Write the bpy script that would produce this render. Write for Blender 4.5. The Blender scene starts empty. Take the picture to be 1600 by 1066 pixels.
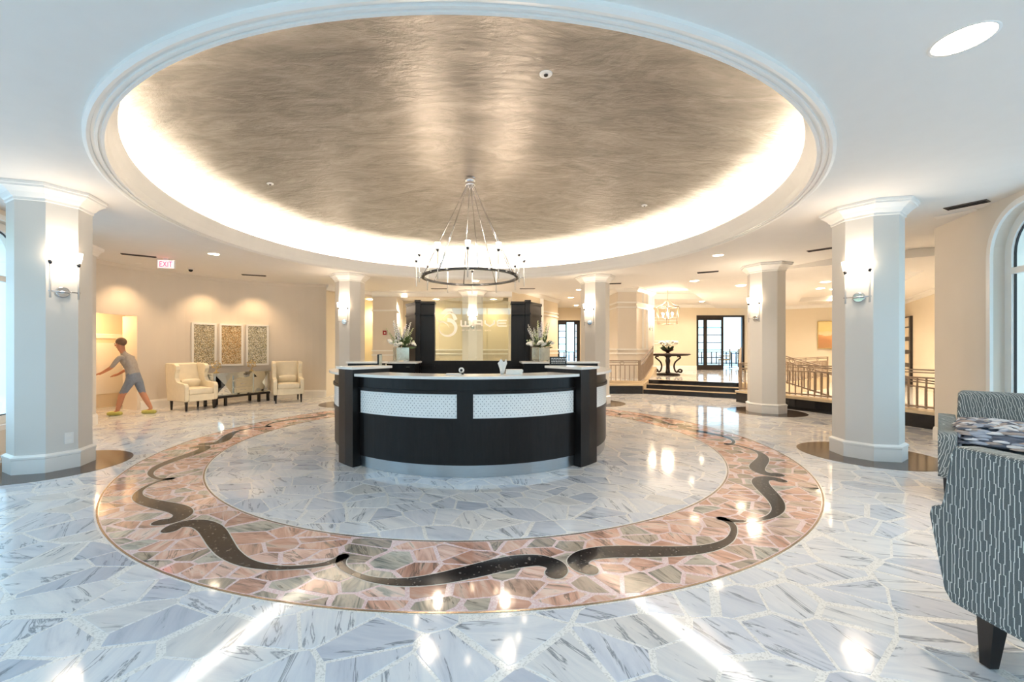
import bpy, bmesh, math, random
import numpy as np
from mathutils import Vector, Matrix, Euler
from mathutils.geometry import tessellate_polygon
random.seed(7)
rnd = random.Random(11)
scn = bpy.context.scene
col = scn.collection
PI = math.pi
R = math.radians
sin, cos = math.sin, math.cos
CX, CY = -0.22, 5.97          # centre of the rotunda
# ------------------------------------------------------------------ camera
cam = bpy.data.cameras.new('camera')
cam.sensor_width = 36.0
cam.lens = 36.0 * 640 / 1600
cam.shift_x = 39.0 / 1600
cam.shift_y = 11.4 / 1600
cam.clip_end = 200
camo = bpy.data.objects.new('camera', cam)
camo.location = (0, 0, 1.3)
camo.rotation_euler = (PI / 2, 0, 0)
col.objects.link(camo)
scn.camera = camo
# ------------------------------------------------------------------ view
scn.view_settings.view_transform = 'Standard'
scn.view_settings.look = 'None'
scn.view_settings.gamma = 1.0
scn.view_settings.use_curve_mapping = False
scn.view_settings.exposure = 1.22
scn.cycles.max_bounces = 10
scn.cycles.diffuse_bounces = 5
scn.cycles.glossy_bounces = 5
scn.cycles.transparent_max_bounces = 12
scn.cycles.caustics_reflective = False
scn.cycles.caustics_refractive = False
scn.cycles.sample_clamp_indirect = 6.0
scn.cycles.use_denoising = True
# ------------------------------------------------------------------ world
W = bpy.data.worlds.new('world')
scn.world = W
W.use_nodes = True
nt = W.node_tree
nt.nodes.clear()
o_ = nt.nodes.new('ShaderNodeOutputWorld')
bg = nt.nodes.new('ShaderNodeBackground')
tc = nt.nodes.new('ShaderNodeTexCoord')
sx = nt.nodes.new('ShaderNodeSeparateXYZ')
cr = nt.nodes.new('ShaderNodeValToRGB')
nt.links.new(tc.outputs['Generated'], sx.inputs[0])
nt.links.new(sx.outputs['Z'], cr.inputs[0])
cr.color_ramp.elements[0].position = 0.0
cr.color_ramp.elements[0].color = (0.50, 0.79, 1.0, 1)
cr.color_ramp.elements[1].position = 0.7
cr.color_ramp.elements[1].color = (0.36, 0.66, 1.0, 1)
nt.links.new(cr.outputs[0], bg.inputs['Color'])
bg.inputs['Strength'].default_value = 1.62
nt.links.new(bg.outputs[0], o_.inputs[0])
# ------------------------------------------------------------------ lamp strengths
COVE = 62.0
WARM = (1.0, 0.66, 0.36)
WARM2 = (1.0, 0.81, 0.62)
K_DOWN = 1.0
def lamp(name, kind, loc, energy, color=WARM2, size=0.1, rot=None, parent=None, spot=None, blend=0.6, size_y=None):
    l = bpy.data.lights.new(name, kind)
    l.energy = energy
    l.color = color
    if kind in ('POINT', 'SPOT'):
        l.shadow_soft_size = size
    if kind == 'SPOT':
        l.spot_size = spot
        l.spot_blend = blend
    if kind == 'AREA':
        l.shape = 'RECTANGLE' if size_y else 'DISK'
        l.size = size
        if size_y:
            l.size_y = size_y
    o = bpy.data.objects.new(name, l)
    o.location = loc
    if rot is not None:
        o.rotation_euler = rot
    if parent:
        o.parent = parent
    col.objects.link(o)
    return o
lamp('sun', 'SUN', (0, -8, 12), 0.5, (1.0, 0.95, 0.88), .01, (R(22), 0, 0))
# two narrow bands of light on the entrance floor, from added fixtureless spots
def floor_beam(p, q, energy):
    p, q = Vector(p), Vector(q)
    c = (p + q) / 2
    d = q - p
    o = lamp('added_floor_spot', 'SPOT', (c.x, c.y, 2.96), energy, (1.0, 0.97, 0.92), .004, (0, 0, math.atan2(d.y, d.x)), spot=2 * math.atan(d.length / 2 / 2.96), blend=.9)
    o.scale = (1.0, 0.075, 1.0)
floor_beam((-.86, 2.66), (-1.36, 1.0), 105)
floor_beam((.58, 2.58), (1.28, 1.0), 105)
# ------------------------------------------------------------------ materials
def lin(h):
    h = h.lstrip('#')
    out = []
    for i in (0, 2, 4):
        v = int(h[i:i + 2], 16) / 255
        out.append(v / 12.92 if v <= 0.04045 else ((v + 0.055) / 1.055) ** 2.4)
    return tuple(out) + (1.0,)
class N:
    """tiny node-tree helper"""
    def __init__(s, name):
        s.m = bpy.data.materials.new(name)
        s.m.use_nodes = True
        s.t = s.m.node_tree
        s.t.nodes.clear()
        s.out = s.t.nodes.new('ShaderNodeOutputMaterial')
    def n(s, typ, **kw):
        nd = s.t.nodes.new('ShaderNode' + typ)
        for k, v in kw.items():
            if k in nd.inputs.keys():
                s.set(nd, k, v)
            else:
                setattr(nd, k, v)
        return nd
    def set(s, nd, k, v):
        i = nd.inputs[k]
        if hasattr(v, 'is_linked') or isinstance(v, bpy.types.NodeSocket):
            s.t.links.new(v, i)
        elif isinstance(v, bpy.types.Node):
            s.t.links.new(v.outputs[0], i)
        else:
            i.default_value = v
    def math(s, op, a, b=None, c=None):
        nd = s.t.nodes.new('ShaderNodeMath')
        nd.operation = op
        for k, v in enumerate((a, b, c)):
            if v is not None:
                s.set(nd, k, v)
        return nd.outputs[0]
    def ramp(s, fac, stops, interp='LINEAR'):
        nd = s.t.nodes.new('ShaderNodeValToRGB')
        nd.color_ramp.interpolation = interp
        els = nd.color_ramp.elements
        while len(els) < len(stops):
            els.new(0.5)
        for e, (p, c) in zip(els, stops):
            e.position = p
            e.color = c if len(c) == 4 else tuple(c) + (1,)
        s.set(nd, 'Fac', fac)
        return nd.outputs[0]
    def mix(s, fac, a, b, blend='MIX'):
        nd = s.t.nodes.new('ShaderNodeMixRGB')
        nd.blend_type = blend
        s.set(nd, 'Fac', fac)
        s.set(nd, 'Color1', a)
        s.set(nd, 'Color2', b)
        return nd.outputs[0]
    def coord(s, which='Object'):
        return s.n('TexCoord').outputs[which]
    def mapping(s, vec, scale=(1, 1, 1), rot=(0, 0, 0), loc=(0, 0, 0)):
        nd = s.n('Mapping')
        s.set(nd, 'Vector', vec)
        nd.inputs['Scale'].default_value = scale
        nd.inputs['Rotation'].default_value = rot
        nd.inputs['Location'].default_value = loc
        return nd.outputs[0]
    def noise(s, vec, scale, detail=3, rough=0.5, dist=0.0):
        nd = s.n('TexNoise')
        s.set(nd, 'Vector', vec)
        nd.inputs['Scale'].default_value = scale
        nd.inputs['Detail'].default_value = detail
        nd.inputs['Roughness'].default_value = rough
        nd.inputs['Distortion'].default_value = dist
        return nd.outputs[0]
    def bump(s, h, strength, dist=0.01):
        nd = s.n('Bump')
        s.set(nd, 'Height', h)
        nd.inputs['Strength'].default_value = strength
        nd.inputs['Distance'].default_value = dist
        return nd.outputs[0]
    def principled(s, color, rough=0.5, metal=0.0, spec=0.5, normal=None, **kw):
        nd = s.n('BsdfPrincipled')
        s.set(nd, 'Base Color', color)
        s.set(nd, 'Roughness', rough)
        s.set(nd, 'Metallic', metal)
        s.set(nd, 'Specular IOR Level', spec)
        if normal is not None:
            s.set(nd, 'Normal', normal)
        for k, v in kw.items():
            s.set(nd, k.replace('_', ' '), v)
        s.t.links.new(nd.outputs[0], s.out.inputs[0])
        return nd
def simple(name, hexc, rough=0.5, metal=0.0, spec=0.5, var=0.06, scale=6.0, bump=0.0, bscale=60.0, stretch=(1, 1, 1), **kw):
    k = N(name)
    c = lin(hexc)
    v = k.mapping(k.coord(), stretch)
    f = k.noise(v, scale, 4)
    a = tuple(max(0, x * (1 - var)) for x in c[:3]) + (1,)
    b = tuple(min(1, x * (1 + var)) for x in c[:3]) + (1,)
    colr = k.ramp(f, [(0.3, a), (0.7, b)])
    nrm = k.bump(k.noise(v, bscale, 3), bump) if bump else None
    k.principled(colr, rough, metal, spec, nrm, **kw)
    return k.m
def emitter(name, hexc, strength, base='#ffffff'):
    k = N(name)
    k.principled(lin(base), 0.4, Emission_Color=lin(hexc), Emission_Strength=strength)
    return k.m
M = {}
M['wall'] = simple('wall_paint', '#e0d7ca', 0.6, var=0.015, scale=2, bump=0.03, bscale=250)
M['wall_cream'] = simple('cream_wall_paint', '#e2d6bf', 0.6, var=0.015, scale=2, bump=0.03, bscale=250)
M['wall_sand'] = simple('sand_wall_paint', '#d8cdb4', 0.6, var=0.015, scale=2, bump=0.03, bscale=250)
M['column'] = simple('column_paint', '#d9d6d0', 0.5, var=0.012, scale=2, bump=0.02, bscale=250)
M['trim'] = simple('white_trim_paint', '#efede8', 0.35, var=0.01)
M['ceiling'] = simple('ceiling_paint', '#e9e6e1', 0.75, var=0.01, bump=0.02, bscale=200)
M['quartz'] = simple('white_quartz', '#efece6', 0.18, var=0.03, scale=90)
M['steel'] = simple('brushed_steel', '#aeb1b3', 0.3, 1.0, var=0.05, scale=8, stretch=(1, 1, 30))
M['chrome'] = simple('chrome', '#d9dadd', 0.07, 1.0, var=0.02)
M['nickel'] = simple('dark_nickel', '#4a4a4c', 0.22, 1.0, var=0.05)
M['bronze'] = simple('bronze_railing_paint', '#a89684', 0.35, 0.55, var=0.06, scale=14)
M['black_stone'] = simple('black_granite', '#17181c', 0.08, var=0.5, scale=120)
M['ledge'] = simple('cream_marble_ledge', '#d9c4a2', 0.2, var=0.06, scale=5)
M['brown_stone'] = simple('dark_brown_terrazzo', '#4b3d35', 0.12, var=0.12, scale=40)
M['black_metal'] = simple('dark_bronze_frame', '#241d1c', 0.35, var=0.1, scale=12)
M['dark_leg'] = simple('dark_wood_leg', '#1a1412', 0.3, var=0.2, scale=14, stretch=(8, 8, 1))
M['leather'] = simple('cream_leather', '#e6dcc4', 0.38, var=0.04, scale=9, bump=0.12, bscale=180)
M['welt'] = simple('cream_leather_welt', '#d3c6a8', 0.4, var=0.04)
M['mirror'] = simple('bevelled_mirror', '#dfe3e2', 0.04, 1.0, var=0.01)
M['gold'] = simple('gold_wire', '#d8bd80', 0.3, 0.6, var=0.08, scale=20)
M['grey_vent'] = simple('vent_grille_metal', '#5b5148', 0.5, var=0.06)
M['plastic'] = simple('white_plastic', '#eeece8', 0.35, var=0.01)
M['paper'] = simple('white_paper', '#f2efe9', 0.7, var=0.03, scale=30)
M['black'] = simple('black_plastic', '#0d0d0f', 0.35, var=0.1)
M['screen'] = simple('monitor_back', '#b9c2b4', 0.3, var=0.03)
M['red'] = simple('red_plastic', '#8e1f23', 0.4, var=0.05)
M['brass'] = simple('zinc_divider_strip', '#a08f7a', 0.25, 0.8, var=0.05)
M['pale_strip'] = simple('pale_divider_strip', '#d9cfc4', 0.25, var=0.03)
M['leaf'] = simple('leaf_green', '#56683a', 0.5, var=0.35, scale=9)
M['leaf_dark'] = simple('dark_orchid_leaf', '#24361f', 0.4, var=0.3, scale=9)
M['petal'] = simple('white_petals', '#f4f1e6', 0.6, var=0.05, scale=30)
M['petal_green'] = simple('pale_green_buds', '#c7cfa2', 0.6, var=0.15, scale=30)
M['petal_blue'] = simple('pale_lilac_petals', '#d9d6e2', 0.6, var=0.1, scale=30)
M['vase'] = simple('mirrored_glass_vase', '#cfd2c6', 0.12, 0.75, var=0.12, scale=22)
M['art_frame'] = simple('white_art_frame', '#f1efea', 0.4, var=0.01)
M['pillow_a'] = simple('grey_ribbon', '#a4aab6', 0.6, var=0.2, scale=18)
M['pillow_b'] = simple('charcoal_ribbon', '#5f636f', 0.6, var=0.2, scale=18)
M['pillow_c'] = simple('pale_ribbon', '#d5d5d6', 0.6, var=0.15, scale=18)
M['pillow_d'] = simple('taupe_ribbon', '#a99b92', 0.6, var=0.2, scale=18)
M['skin'] = simple('skin', '#c48a6b', 0.5, var=0.06, scale=12)
M['shirt'] = simple('grey_cotton_shirt', '#a39d97', 0.85, var=0.08, scale=30, bump=0.1, bscale=300)
M['shorts'] = simple('blue_grey_shorts', '#7d8797', 0.85, var=0.1, scale=30, bump=0.1, bscale=300)
M['shoe'] = simple('yellow_green_shoe', '#c2bd62', 0.6, var=0.1, scale=30)
M['hair'] = simple('brown_hair', '#6a5240', 0.6, var=0.25, scale=30, stretch=(6, 6, 1))
M['wicker'] = simple('pale_wicker', '#d9b9a0', 0.7, var=0.2, scale=40)
M['patio'] = simple('patio_paving', '#d8d4cc', 0.7, var=0.05, scale=3)
M['exterior'] = simple('exterior_stucco', '#b79f80', 0.8, var=0.06, scale=3, bump=0.1, bscale=80)
M['canopy'] = simple('pale_green_soffit', '#c5cf7e', 0.7, var=0.04, scale=3)
M['shade_glow'] = emitter('glowing_frosted_shade', '#ffe2bd', 5.5)
M['bulb'] = emitter('glowing_bulb', '#ffdca8', 40.0)
M['down_glow'] = emitter('glowing_downlight_lens', '#ffe6c4', 10.0)
M['cove_glow'] = emitter('cove_light_strip', '#fff0d8', COVE)
M['exit_red'] = emitter('lit_red_letters', '#ff2a45', 2.2, '#b3162b')
M['exit_face'] = emitter('lit_white_sign_face', '#f2e0dc', 0.35)
def m_glass(name, tint=(1, 1, 1, 1), refl=1.0):
    k = N(name)
    lw = k.n('LayerWeight')
    lw.inputs['Blend'].default_value = 0.5
    sch = k.math('MULTIPLY_ADD', k.math('POWER', lw.outputs['Facing'], 5.0), 0.94, 0.05)
    nz = k.noise(k.coord(), 1.5, 1)
    f = k.math('MULTIPLY', sch, refl)
    tr = k.n('BsdfTransparent')
    k.set(tr, 'Color', k.mix(k.math('MULTIPLY', nz, 0.04), tint, (0.9, 0.97, 0.95, 1)))
    gl = k.n('BsdfGlossy')
    gl.inputs['Roughness'].default_value = 0.01
    mx = k.n('MixShader')
    k.t.links.new(f, mx.inputs[0])
    k.t.links.new(tr.outputs[0], mx.inputs[1])
    k.t.links.new(gl.outputs[0], mx.inputs[2])
    k.t.links.new(mx.outputs[0], k.out.inputs[0])
    return k.m
M['glass'] = m_glass('window_glass')
M['glass_sign'] = m_glass('glass_sign_panel', (0.98, 0.99, 0.93, 1), 1.6)
def m_frost(name):
    k = N(name)
    p = k.principled(lin('#f4f0ea'), 0.25, 0, 0.6)
    k.set(p, 'Transmission Weight', 0.35)
    k.set(p, 'Base Color', k.ramp(k.noise(k.coord(), 30, 2), [(0.2, lin('#ece7e0')), (0.8, lin('#f8f5f0'))]))
    return k.m
M['glass_rod'] = m_frost('clear_glass_rod')
def m_wood(name, a, b, rough=0.36):
    k = N(name)
    v = k.mapping(k.coord(), (5, 5, 0.7))
    f = k.noise(v, 6, 6, 0.6, 0.6)
    c = k.ramp(f, [(0.3, lin(a)), (0.72, lin(b))])
    g = k.noise(k.mapping(k.coord(), (60, 60, 2)), 8, 3)
    k.principled(c, k.math('MULTIPLY_ADD', g, 0.16, rough - 0.08), 0, 0.32, k.bump(g, 0.04))
    return k.m
M['espresso'] = m_wood('espresso_stained_wood', '#0d0a09', '#191412')
M['table_wood'] = m_wood('dark_walnut', '#1c120e', '#38231a')
def m_stone(name, kind):
    """polished stone with veins that turn with the stone's own 'st' attribute"""
    k = N(name)
    at = k.n('Attribute')
    at.attribute_name = 'st'
    sp = k.n('SeparateColor')
    k.set(sp, 0, at.outputs['Color'])
    geo = k.n('NewGeometry')
    off = k.n('CombineXYZ')
    k.set(off, 0, k.math('MULTIPLY', sp.outputs[1], 37.0))
    k.set(off, 1, k.math('MULTIPLY', sp.outputs[0], 53.0))
    ad = k.n('VectorMath')
    ad.operation = 'ADD'
    k.set(ad, 0, geo.outputs['Position'])
    k.set(ad, 1, off.outputs[0])
    vr = k.n('VectorRotate')
    vr.rotation_type = 'Z_AXIS'
    k.set(vr, 'Vector', ad.outputs[0])
    k.set(vr, 'Angle', k.math('MULTIPLY', sp.outputs[2], 1.6))
    v1 = k.mapping(vr.outputs[0], (2.2, 11, 1))
    n1 = k.noise(v1, 1.0, 7, 0.62, 1.1)
    v2 = k.mapping(vr.outputs[0], (1.2, 7, 1), (0, 0, 0.25))
    n2 = k.noise(v2, 1.4, 5, 0.6, 1.6)
    vein = k.math('SUBTRACT', 1.0, k.math('SMOOTH_MIN', k.math('MULTIPLY', k.math('ABSOLUTE', k.math('SUBTRACT', n2, 0.62)), 26.0), 1.0, 0.2))
    vein = k.math('MAXIMUM', vein, 0.0)
    if kind == 'white':
        base = k.ramp(n1, [(0.22, lin('#b6bbc4')), (0.42, lin('#dbdde1')), (0.62, lin('#ebebeb')), (0.82, lin('#d4d8dd'))])
        shade = k.ramp(sp.outputs[0], [(0.0, lin('#cbcfd7')), (0.35, lin('#e8e9ec')), (0.8, lin('#f5f4f1')), (1.0, lin('#ebe5dc'))])
        c = k.mix(1.0, base, shade, 'MULTIPLY')
        c = k.mix(0.25, c, (1, 1, 1, 1), 'SOFT_LIGHT')
        c = k.mix(k.math('MULTIPLY', vein, 0.75), c, lin('#5b6168'))
    else:
        base = k.ramp(n1, [(0.30, lin('#77736a')), (0.41, lin('#d0a896')), (0.52, lin('#e8bfac')), (0.62, lin('#f3dacb')), (0.72, lin('#a9a699'))])
        grey = k.ramp(n1, [(0.32, lin('#6b706b')), (0.5, lin('#cdc4b4')), (0.68, lin('#8f948c'))])
        c = k.mix(k.ramp(sp.outputs[0], [(0.62, (0, 0, 0)), (0.74, (1, 1, 1))]), base, grey)
        c = k.mix(1.0, c, k.ramp(sp.outputs[1], [(0.0, lin('#d9c8bf')), (0.5, lin('#f8ece3')), (1, lin('#ffffff'))]), 'MULTIPLY')
        c = k.mix(k.math('MULTIPLY', vein, 0.8), c, lin('#5a5148'))
    wob = k.bump(k.noise(k.mapping(geo.outputs['Position'], (1, 1, 1)), 2.2, 2), 0.05, 0.02)
    k.principled(c, 0.07, 0, 0.6, wob)
    return k.m
M['marble'] = m_stone('white_veined_marble', 'white')
M['pink'] = m_stone('pink_veined_marble', 'pink')
def m_terrazzo(name, base, chip, amount=0.5, scale=160):
    k = N(name)
    geo = k.n('NewGeometry')
    vo = k.n('TexVoronoi')
    k.set(vo, 'Vector', geo.outputs['Position'])
    vo.inputs['Scale'].default_value = scale
    sp = k.n('SeparateColor')
    k.set(sp, 0, vo.outputs['Color'])
    f = k.ramp(sp.outputs[0], [(amount - 0.02, (0, 0, 0)), (amount + 0.02, (1, 1, 1))])
    c = k.mix(f, lin(base), lin(chip))
    wob = k.bump(k.noise(geo.outputs['Position'], 2.2, 2), 0.05, 0.02)
    k.principled(c, 0.09, 0, 0.6, wob)
    return k.m
M['grout'] = m_terrazzo('white_terrazzo_bed', '#efece6', '#d9d6d0', 0.72)
M['grout_pink'] = m_terrazzo('pink_terrazzo_bed', '#e3c3c0', '#efdad6', 0.55)
M['scroll'] = m_terrazzo('black_terrazzo', '#262120', '#8a837a', 0.975, 110)
def m_dome():
    k = N('pewter_leaf_dome')
    v = k.mapping(k.coord(), (1.0, 2.0, 1), (0, 0, 0.06))
    a = k.noise(v, 1.3, 7, 0.66, 1.3)
    v2 = k.mapping(k.coord(), (2.4, 7, 1), (0, 0, -0.05))
    b = k.noise(v2, 2.2, 6, 0.62, 0.9)
    c = k.ramp(k.math('MULTIPLY_ADD', b, 0.35, k.math('MULTIPLY', a, 0.65)), [(0.32, lin('#625c57')), (0.48, lin('#7a746e')), (0.66, lin('#979089'))])
    h = k.math('MULTIPLY_ADD', b, 0.7, a)
    k.principled(c, k.math('MULTIPLY_ADD', b, 0.22, 0.28), 0.55, 0.5, k.bump(h, 0.3, 0.05))
    return k.m
M['dome'] = m_dome()
def m_fabric():
    """slate cloth with pale stepped vertical lines"""
    k = N('slate_stepped_line_fabric')
    co = k.n('SeparateXYZ')
    k.set(co, 0, k.coord())
    u = k.math('DIVIDE', k.math('ADD', co.outputs[0], co.outputs[1]), 0.0155)
    kk = k.math('ROUND', u)
    wn0 = k.n('TexWhiteNoise'); wn0.noise_dimensions = '1D'
    k.set(wn0, 'W', k.math('ADD', kk, 0.37))
    vv = k.math('ADD', k.math('DIVIDE', co.outputs[2], 0.042), k.math('MULTIPLY', wn0.outputs['Value'], 7.0))
    cell = k.math('FLOOR', vv)
    fr = k.math('FRACT', vv)
    def wn(shift):
        w = k.n('TexWhiteNoise'); w.noise_dimensions = '2D'
        cv = k.n('CombineXYZ')
        k.set(cv, 0, kk)
        k.set(cv, 1, k.math('ADD', cell, shift))
        k.set(w, 'Vector', cv.outputs[0])
        return k.math('MULTIPLY', k.math('SUBTRACT', w.outputs['Value'], 0.5), 0.62)
    s0, s1 = wn(0.0), wn(-1.0)
    du = k.math('SUBTRACT', u, kk)
    c1 = k.math('LESS_THAN', k.math('ABSOLUTE', k.math('SUBTRACT', du, s0)), 0.095)
    lo = k.math('SUBTRACT', k.math('MINIMUM', s0, s1), 0.08)
    hi = k.math('ADD', k.math('MAXIMUM', s0, s1), 0.08)
    c2 = k.math('MULTIPLY', k.math('GREATER_THAN', du, lo), k.math('LESS_THAN', du, hi))
    c2 = k.math('MULTIPLY', c2, k.math('LESS_THAN', fr, 0.05))
    f = k.math('MAXIMUM', c1, c2)
    n = k.noise(k.coord(), 320, 2)
    c = k.mix(f, k.ramp(n, [(0.3, lin('#5b6162')), (0.7, lin('#707676'))]), k.ramp(n, [(0.3, lin('#c9cdc6')), (0.7, lin('#dcdfd8'))]))
    k.principled(c, 0.85, 0, 0.2, k.bump(k.math('ADD', n, f), 0.12, 0.004))
    return k.m
M['fabric'] = m_fabric()
def m_art(name, a, b, c):
    k = N(name)
    v = k.mapping(k.coord(), (1, 1, 1), (0, R(45), 0))
    vo = k.n('TexVoronoi')
    k.set(vo, 'Vector', k.mapping(v, (130, 130, 80)))
    vo.inputs['Scale'].default_value = 1.0
    sp = k.n('SeparateColor')
    k.set(sp, 0, vo.outputs['Color'])
    cc = k.ramp(sp.outputs[0], [(0.0, lin(a)), (0.33, lin(a)), (0.36, lin(b)), (0.68, lin(b)), (0.72, lin(c)), (1, lin(c))])
    k.principled(cc, 0.35, 0.15, 0.5, k.bump(vo.outputs['Distance'], 0.5, 0.01))
    return k.m
M['art'] = m_art('chip_mosaic_gold_grey', '#f0e9d2', '#a08a55', '#7f8278')
M['art_b'] = m_art('chip_mosaic_gold', '#f4e6c4', '#b98a45', '#8d8060')
M['art_c'] = m_art('chip_mosaic_grey', '#f0ecdc', '#a39a72', '#75786f')
def m_painting():
    k = N('hazy_orange_landscape')
    sp = k.n('SeparateXYZ')
    k.set(sp, 0, k.coord())
    n = k.noise(k.mapping(k.coord(), (0.8, 1, 2.5)), 2.2, 4)
    h = k.math('ADD', k.math('MULTIPLY', sp.outputs[2], 0.9), k.math('MULTIPLY', k.math('SUBTRACT', n, 0.5), 0.45))
    c = k.ramp(k.math('ADD', h, 0.5), [(0.1, lin('#b98a5c')), (0.3, lin('#c48d5e')), (0.46, lin('#d9a36c')), (0.5, lin('#efd9b0')), (0.62, lin('#ecd28c')), (0.9, lin('#efdda0'))])
    k.principled(c, 0.6)
    return k.m
M['painting'] = m_painting()
# ------------------------------------------------------------------ mesh helpers
class MB:
    def __init__(s):
        s.v, s.f, s.sm, s.mi = [], [], [], []
    def add(s, v, f, smooth=False, m=0):
        b = len(s.v)
        s.v += [tuple(p) for p in v]
        s.f += [tuple(i + b for i in q) for q in f]
        s.sm += [smooth] * len(f)
        s.mi += [m] * len(f)
        return s
    def box(s, c, d, rz=0.0, m=0, top=None):
        hx, hy, hz = d[0] / 2, d[1] / 2, d[2] / 2
        tx, ty = (hx, hy) if top is None else (top[0] / 2, top[1] / 2)
        pts = [(-hx, -hy, -hz), (hx, -hy, -hz), (hx, hy, -hz), (-hx, hy, -hz), (-tx, -ty, hz), (tx, -ty, hz), (tx, ty, hz), (-tx, ty, hz)]
        ca, sa = cos(rz), sin(rz)
        v = [(c[0] + x * ca - y * sa, c[1] + x * sa + y * ca, c[2] + z) for x, y, z in pts]
        return s.add(v, [(0, 3, 2, 1), (4, 5, 6, 7), (0, 1, 5, 4), (1, 2, 6, 5), (2, 3, 7, 6), (3, 0, 4, 7)], False, m)
    def prism(s, pts, z0, z1, m=0):
        n = len(pts)
        v = [(x, y, z0) for x, y in pts] + [(x, y, z1) for x, y in pts]
        f = [tuple(range(n - 1, -1, -1)), tuple(range(n, 2 * n))]
        f += [(i, (i + 1) % n, n + (i + 1) % n, n + i) for i in range(n)]
        return s.add(v, f, False, m)
    def beam(s, p, q, w, h, m=0, up=Vector((0, 0, 1))):
        p, q = Vector(p), Vector(q)
        d = (q - p).normalized()
        x = d.cross(up)
        if x.length < 1e-4:
            x = Vector((1, 0, 0))
        x.normalize()
        y = x.cross(d).normalized()
        v = []
        for b in (p, q):
            for a, c in ((-1, -1), (1, -1), (1, 1), (-1, 1)):
                v.append(b + x * a * w / 2 + y * c * h / 2)
        return s.add(v, [(0, 1, 2, 3), (7, 6, 5, 4), (0, 4, 5, 1), (1, 5, 6, 2), (2, 6, 7, 3), (3, 7, 4, 0)], False, m)
    def lathe(s, prof, n=24, c=(0, 0, 0), a0=0.0, smooth=True, m=0, caps=True):
        v, f = [], []
        for r, z in prof:
            for i in range(n):
                a = a0 + 2 * PI * i / n
                v.append((c[0] + r * cos(a), c[1] + r * sin(a), c[2] + z))
        for j in range(len(prof) - 1):
            for i in range(n):
                k = (i + 1) % n
                f.append((j * n + i, j * n + k, (j + 1) * n + k, (j + 1) * n + i))
        s.add(v, f, smooth, m)
        if caps:
            b = len(s.v) - len(v)
            s.f += [tuple(b + i for i in range(n - 1, -1, -1)), tuple(b + (len(prof) - 1) * n + i for i in range(n))]
            s.sm += [False, False]
            s.mi += [m, m]
        return s
    def sweep(s, prof, a0, a1, n, closed=True, smooth=True, m=0, c=(CX, CY)):
        """profile of (r, z) swept about the rotunda axis; angle 0 looks towards the camera, positive to the right (radians)"""
        full = abs(abs(a1 - a0) - 2 * PI) < 1e-6
        k = len(prof)
        cnt = n if full else n + 1
        v, f = [], []
        for i in range(cnt):
            a = a0 + (a1 - a0) * i / n
            for r, z in prof:
                v.append((c[0] + r * sin(a), c[1] - r * cos(a), z))
        for i in range(n):
            i2 = (i + 1) % cnt
            for j in range(k if closed else k - 1):
                j2 = (j + 1) % k
                f.append((i * k + j, i * k + j2, i2 * k + j2, i2 * k + j))
        s.add(v, f, smooth, m)
        if closed and not full:
            b = len(s.v) - len(v)
            s.f += [tuple(b + j for j in range(k - 1, -1, -1)), tuple(b + n * k + j for j in range(k))]
            s.sm += [False, False]
            s.mi += [m, m]
        return s
    def arc(s, r0, r1, z0, z1, a0, a1, n=24, m=0, c=(CX, CY)):
        return s.sweep([(r0, z0), (r1, z0), (r1, z1), (r0, z1)], a0, a1, n, True, False, m, c)
    def tube(s, pts, r, n=8, closed=False, m=0, smooth=True):
        pts = [Vector(p) for p in pts]
        L = len(pts)
        rs = r if isinstance(r, (list, tuple)) else [r] * L
        v, f = [], []
        px = None
        for i, p in enumerate(pts):
            if closed:
                d = pts[(i + 1) % L] - pts[i - 1]
            else:
                d = pts[min(i + 1, L - 1)] - pts[max(i - 1, 0)]
            d.normalize()
            if px is None:
                x = d.orthogonal().normalized()
            else:
                x = (px - d * px.dot(d))
                x = x.normalized() if x.length > 1e-6 else d.orthogonal().normalized()
            px = x
            y = d.cross(x)
            for j in range(n):
                a = 2 * PI * j / n
                v.append(p + (x * cos(a) + y * sin(a)) * rs[i])
        for i in range(L if closed else L - 1):
            k = (i + 1) % L
            for j in range(n):
                j2 = (j + 1) % n
                f.append((i * n + j, i * n + j2, k * n + j2, k * n + j))
        s.add(v, f, smooth, m)
        if not closed:
            b = len(s.v) - len(v)
            s.f += [tuple(b + j for j in range(n - 1, -1, -1)), tuple(b + (L - 1) * n + j for j in range(n))]
            s.sm += [False, False]
            s.mi += [m, m]
        return s
    def ball(s, c, r, n=10, k=6, sc=(1, 1, 1), m=0, smooth=True):
        v = [(c[0], c[1], c[2] - r * sc[2])]
        for i in range(1, k):
            t = -PI / 2 + PI * i / k
            for j in range(n):
                a = 2 * PI * j / n
                v.append((c[0] + r * sc[0] * cos(t) * cos(a), c[1] + r * sc[1] * cos(t) * sin(a), c[2] + r * sc[2] * sin(t)))
        v.append((c[0], c[1], c[2] + r * sc[2]))
        f = [(0, 1 + (j + 1) % n, 1 + j) for j in range(n)]
        for i in range(k - 2):
            for j in range(n):
                j2 = (j + 1) % n
                f.append((1 + i * n + j, 1 + i * n + j2, 1 + (i + 1) * n + j2, 1 + (i + 1) * n + j))
        e = len(v) - 1
        f += [(e, 1 + (k - 2) * n + j, 1 + (k - 2) * n + (j + 1) % n) for j in range(n)]
        return s.add(v, f, smooth, m)
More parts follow.
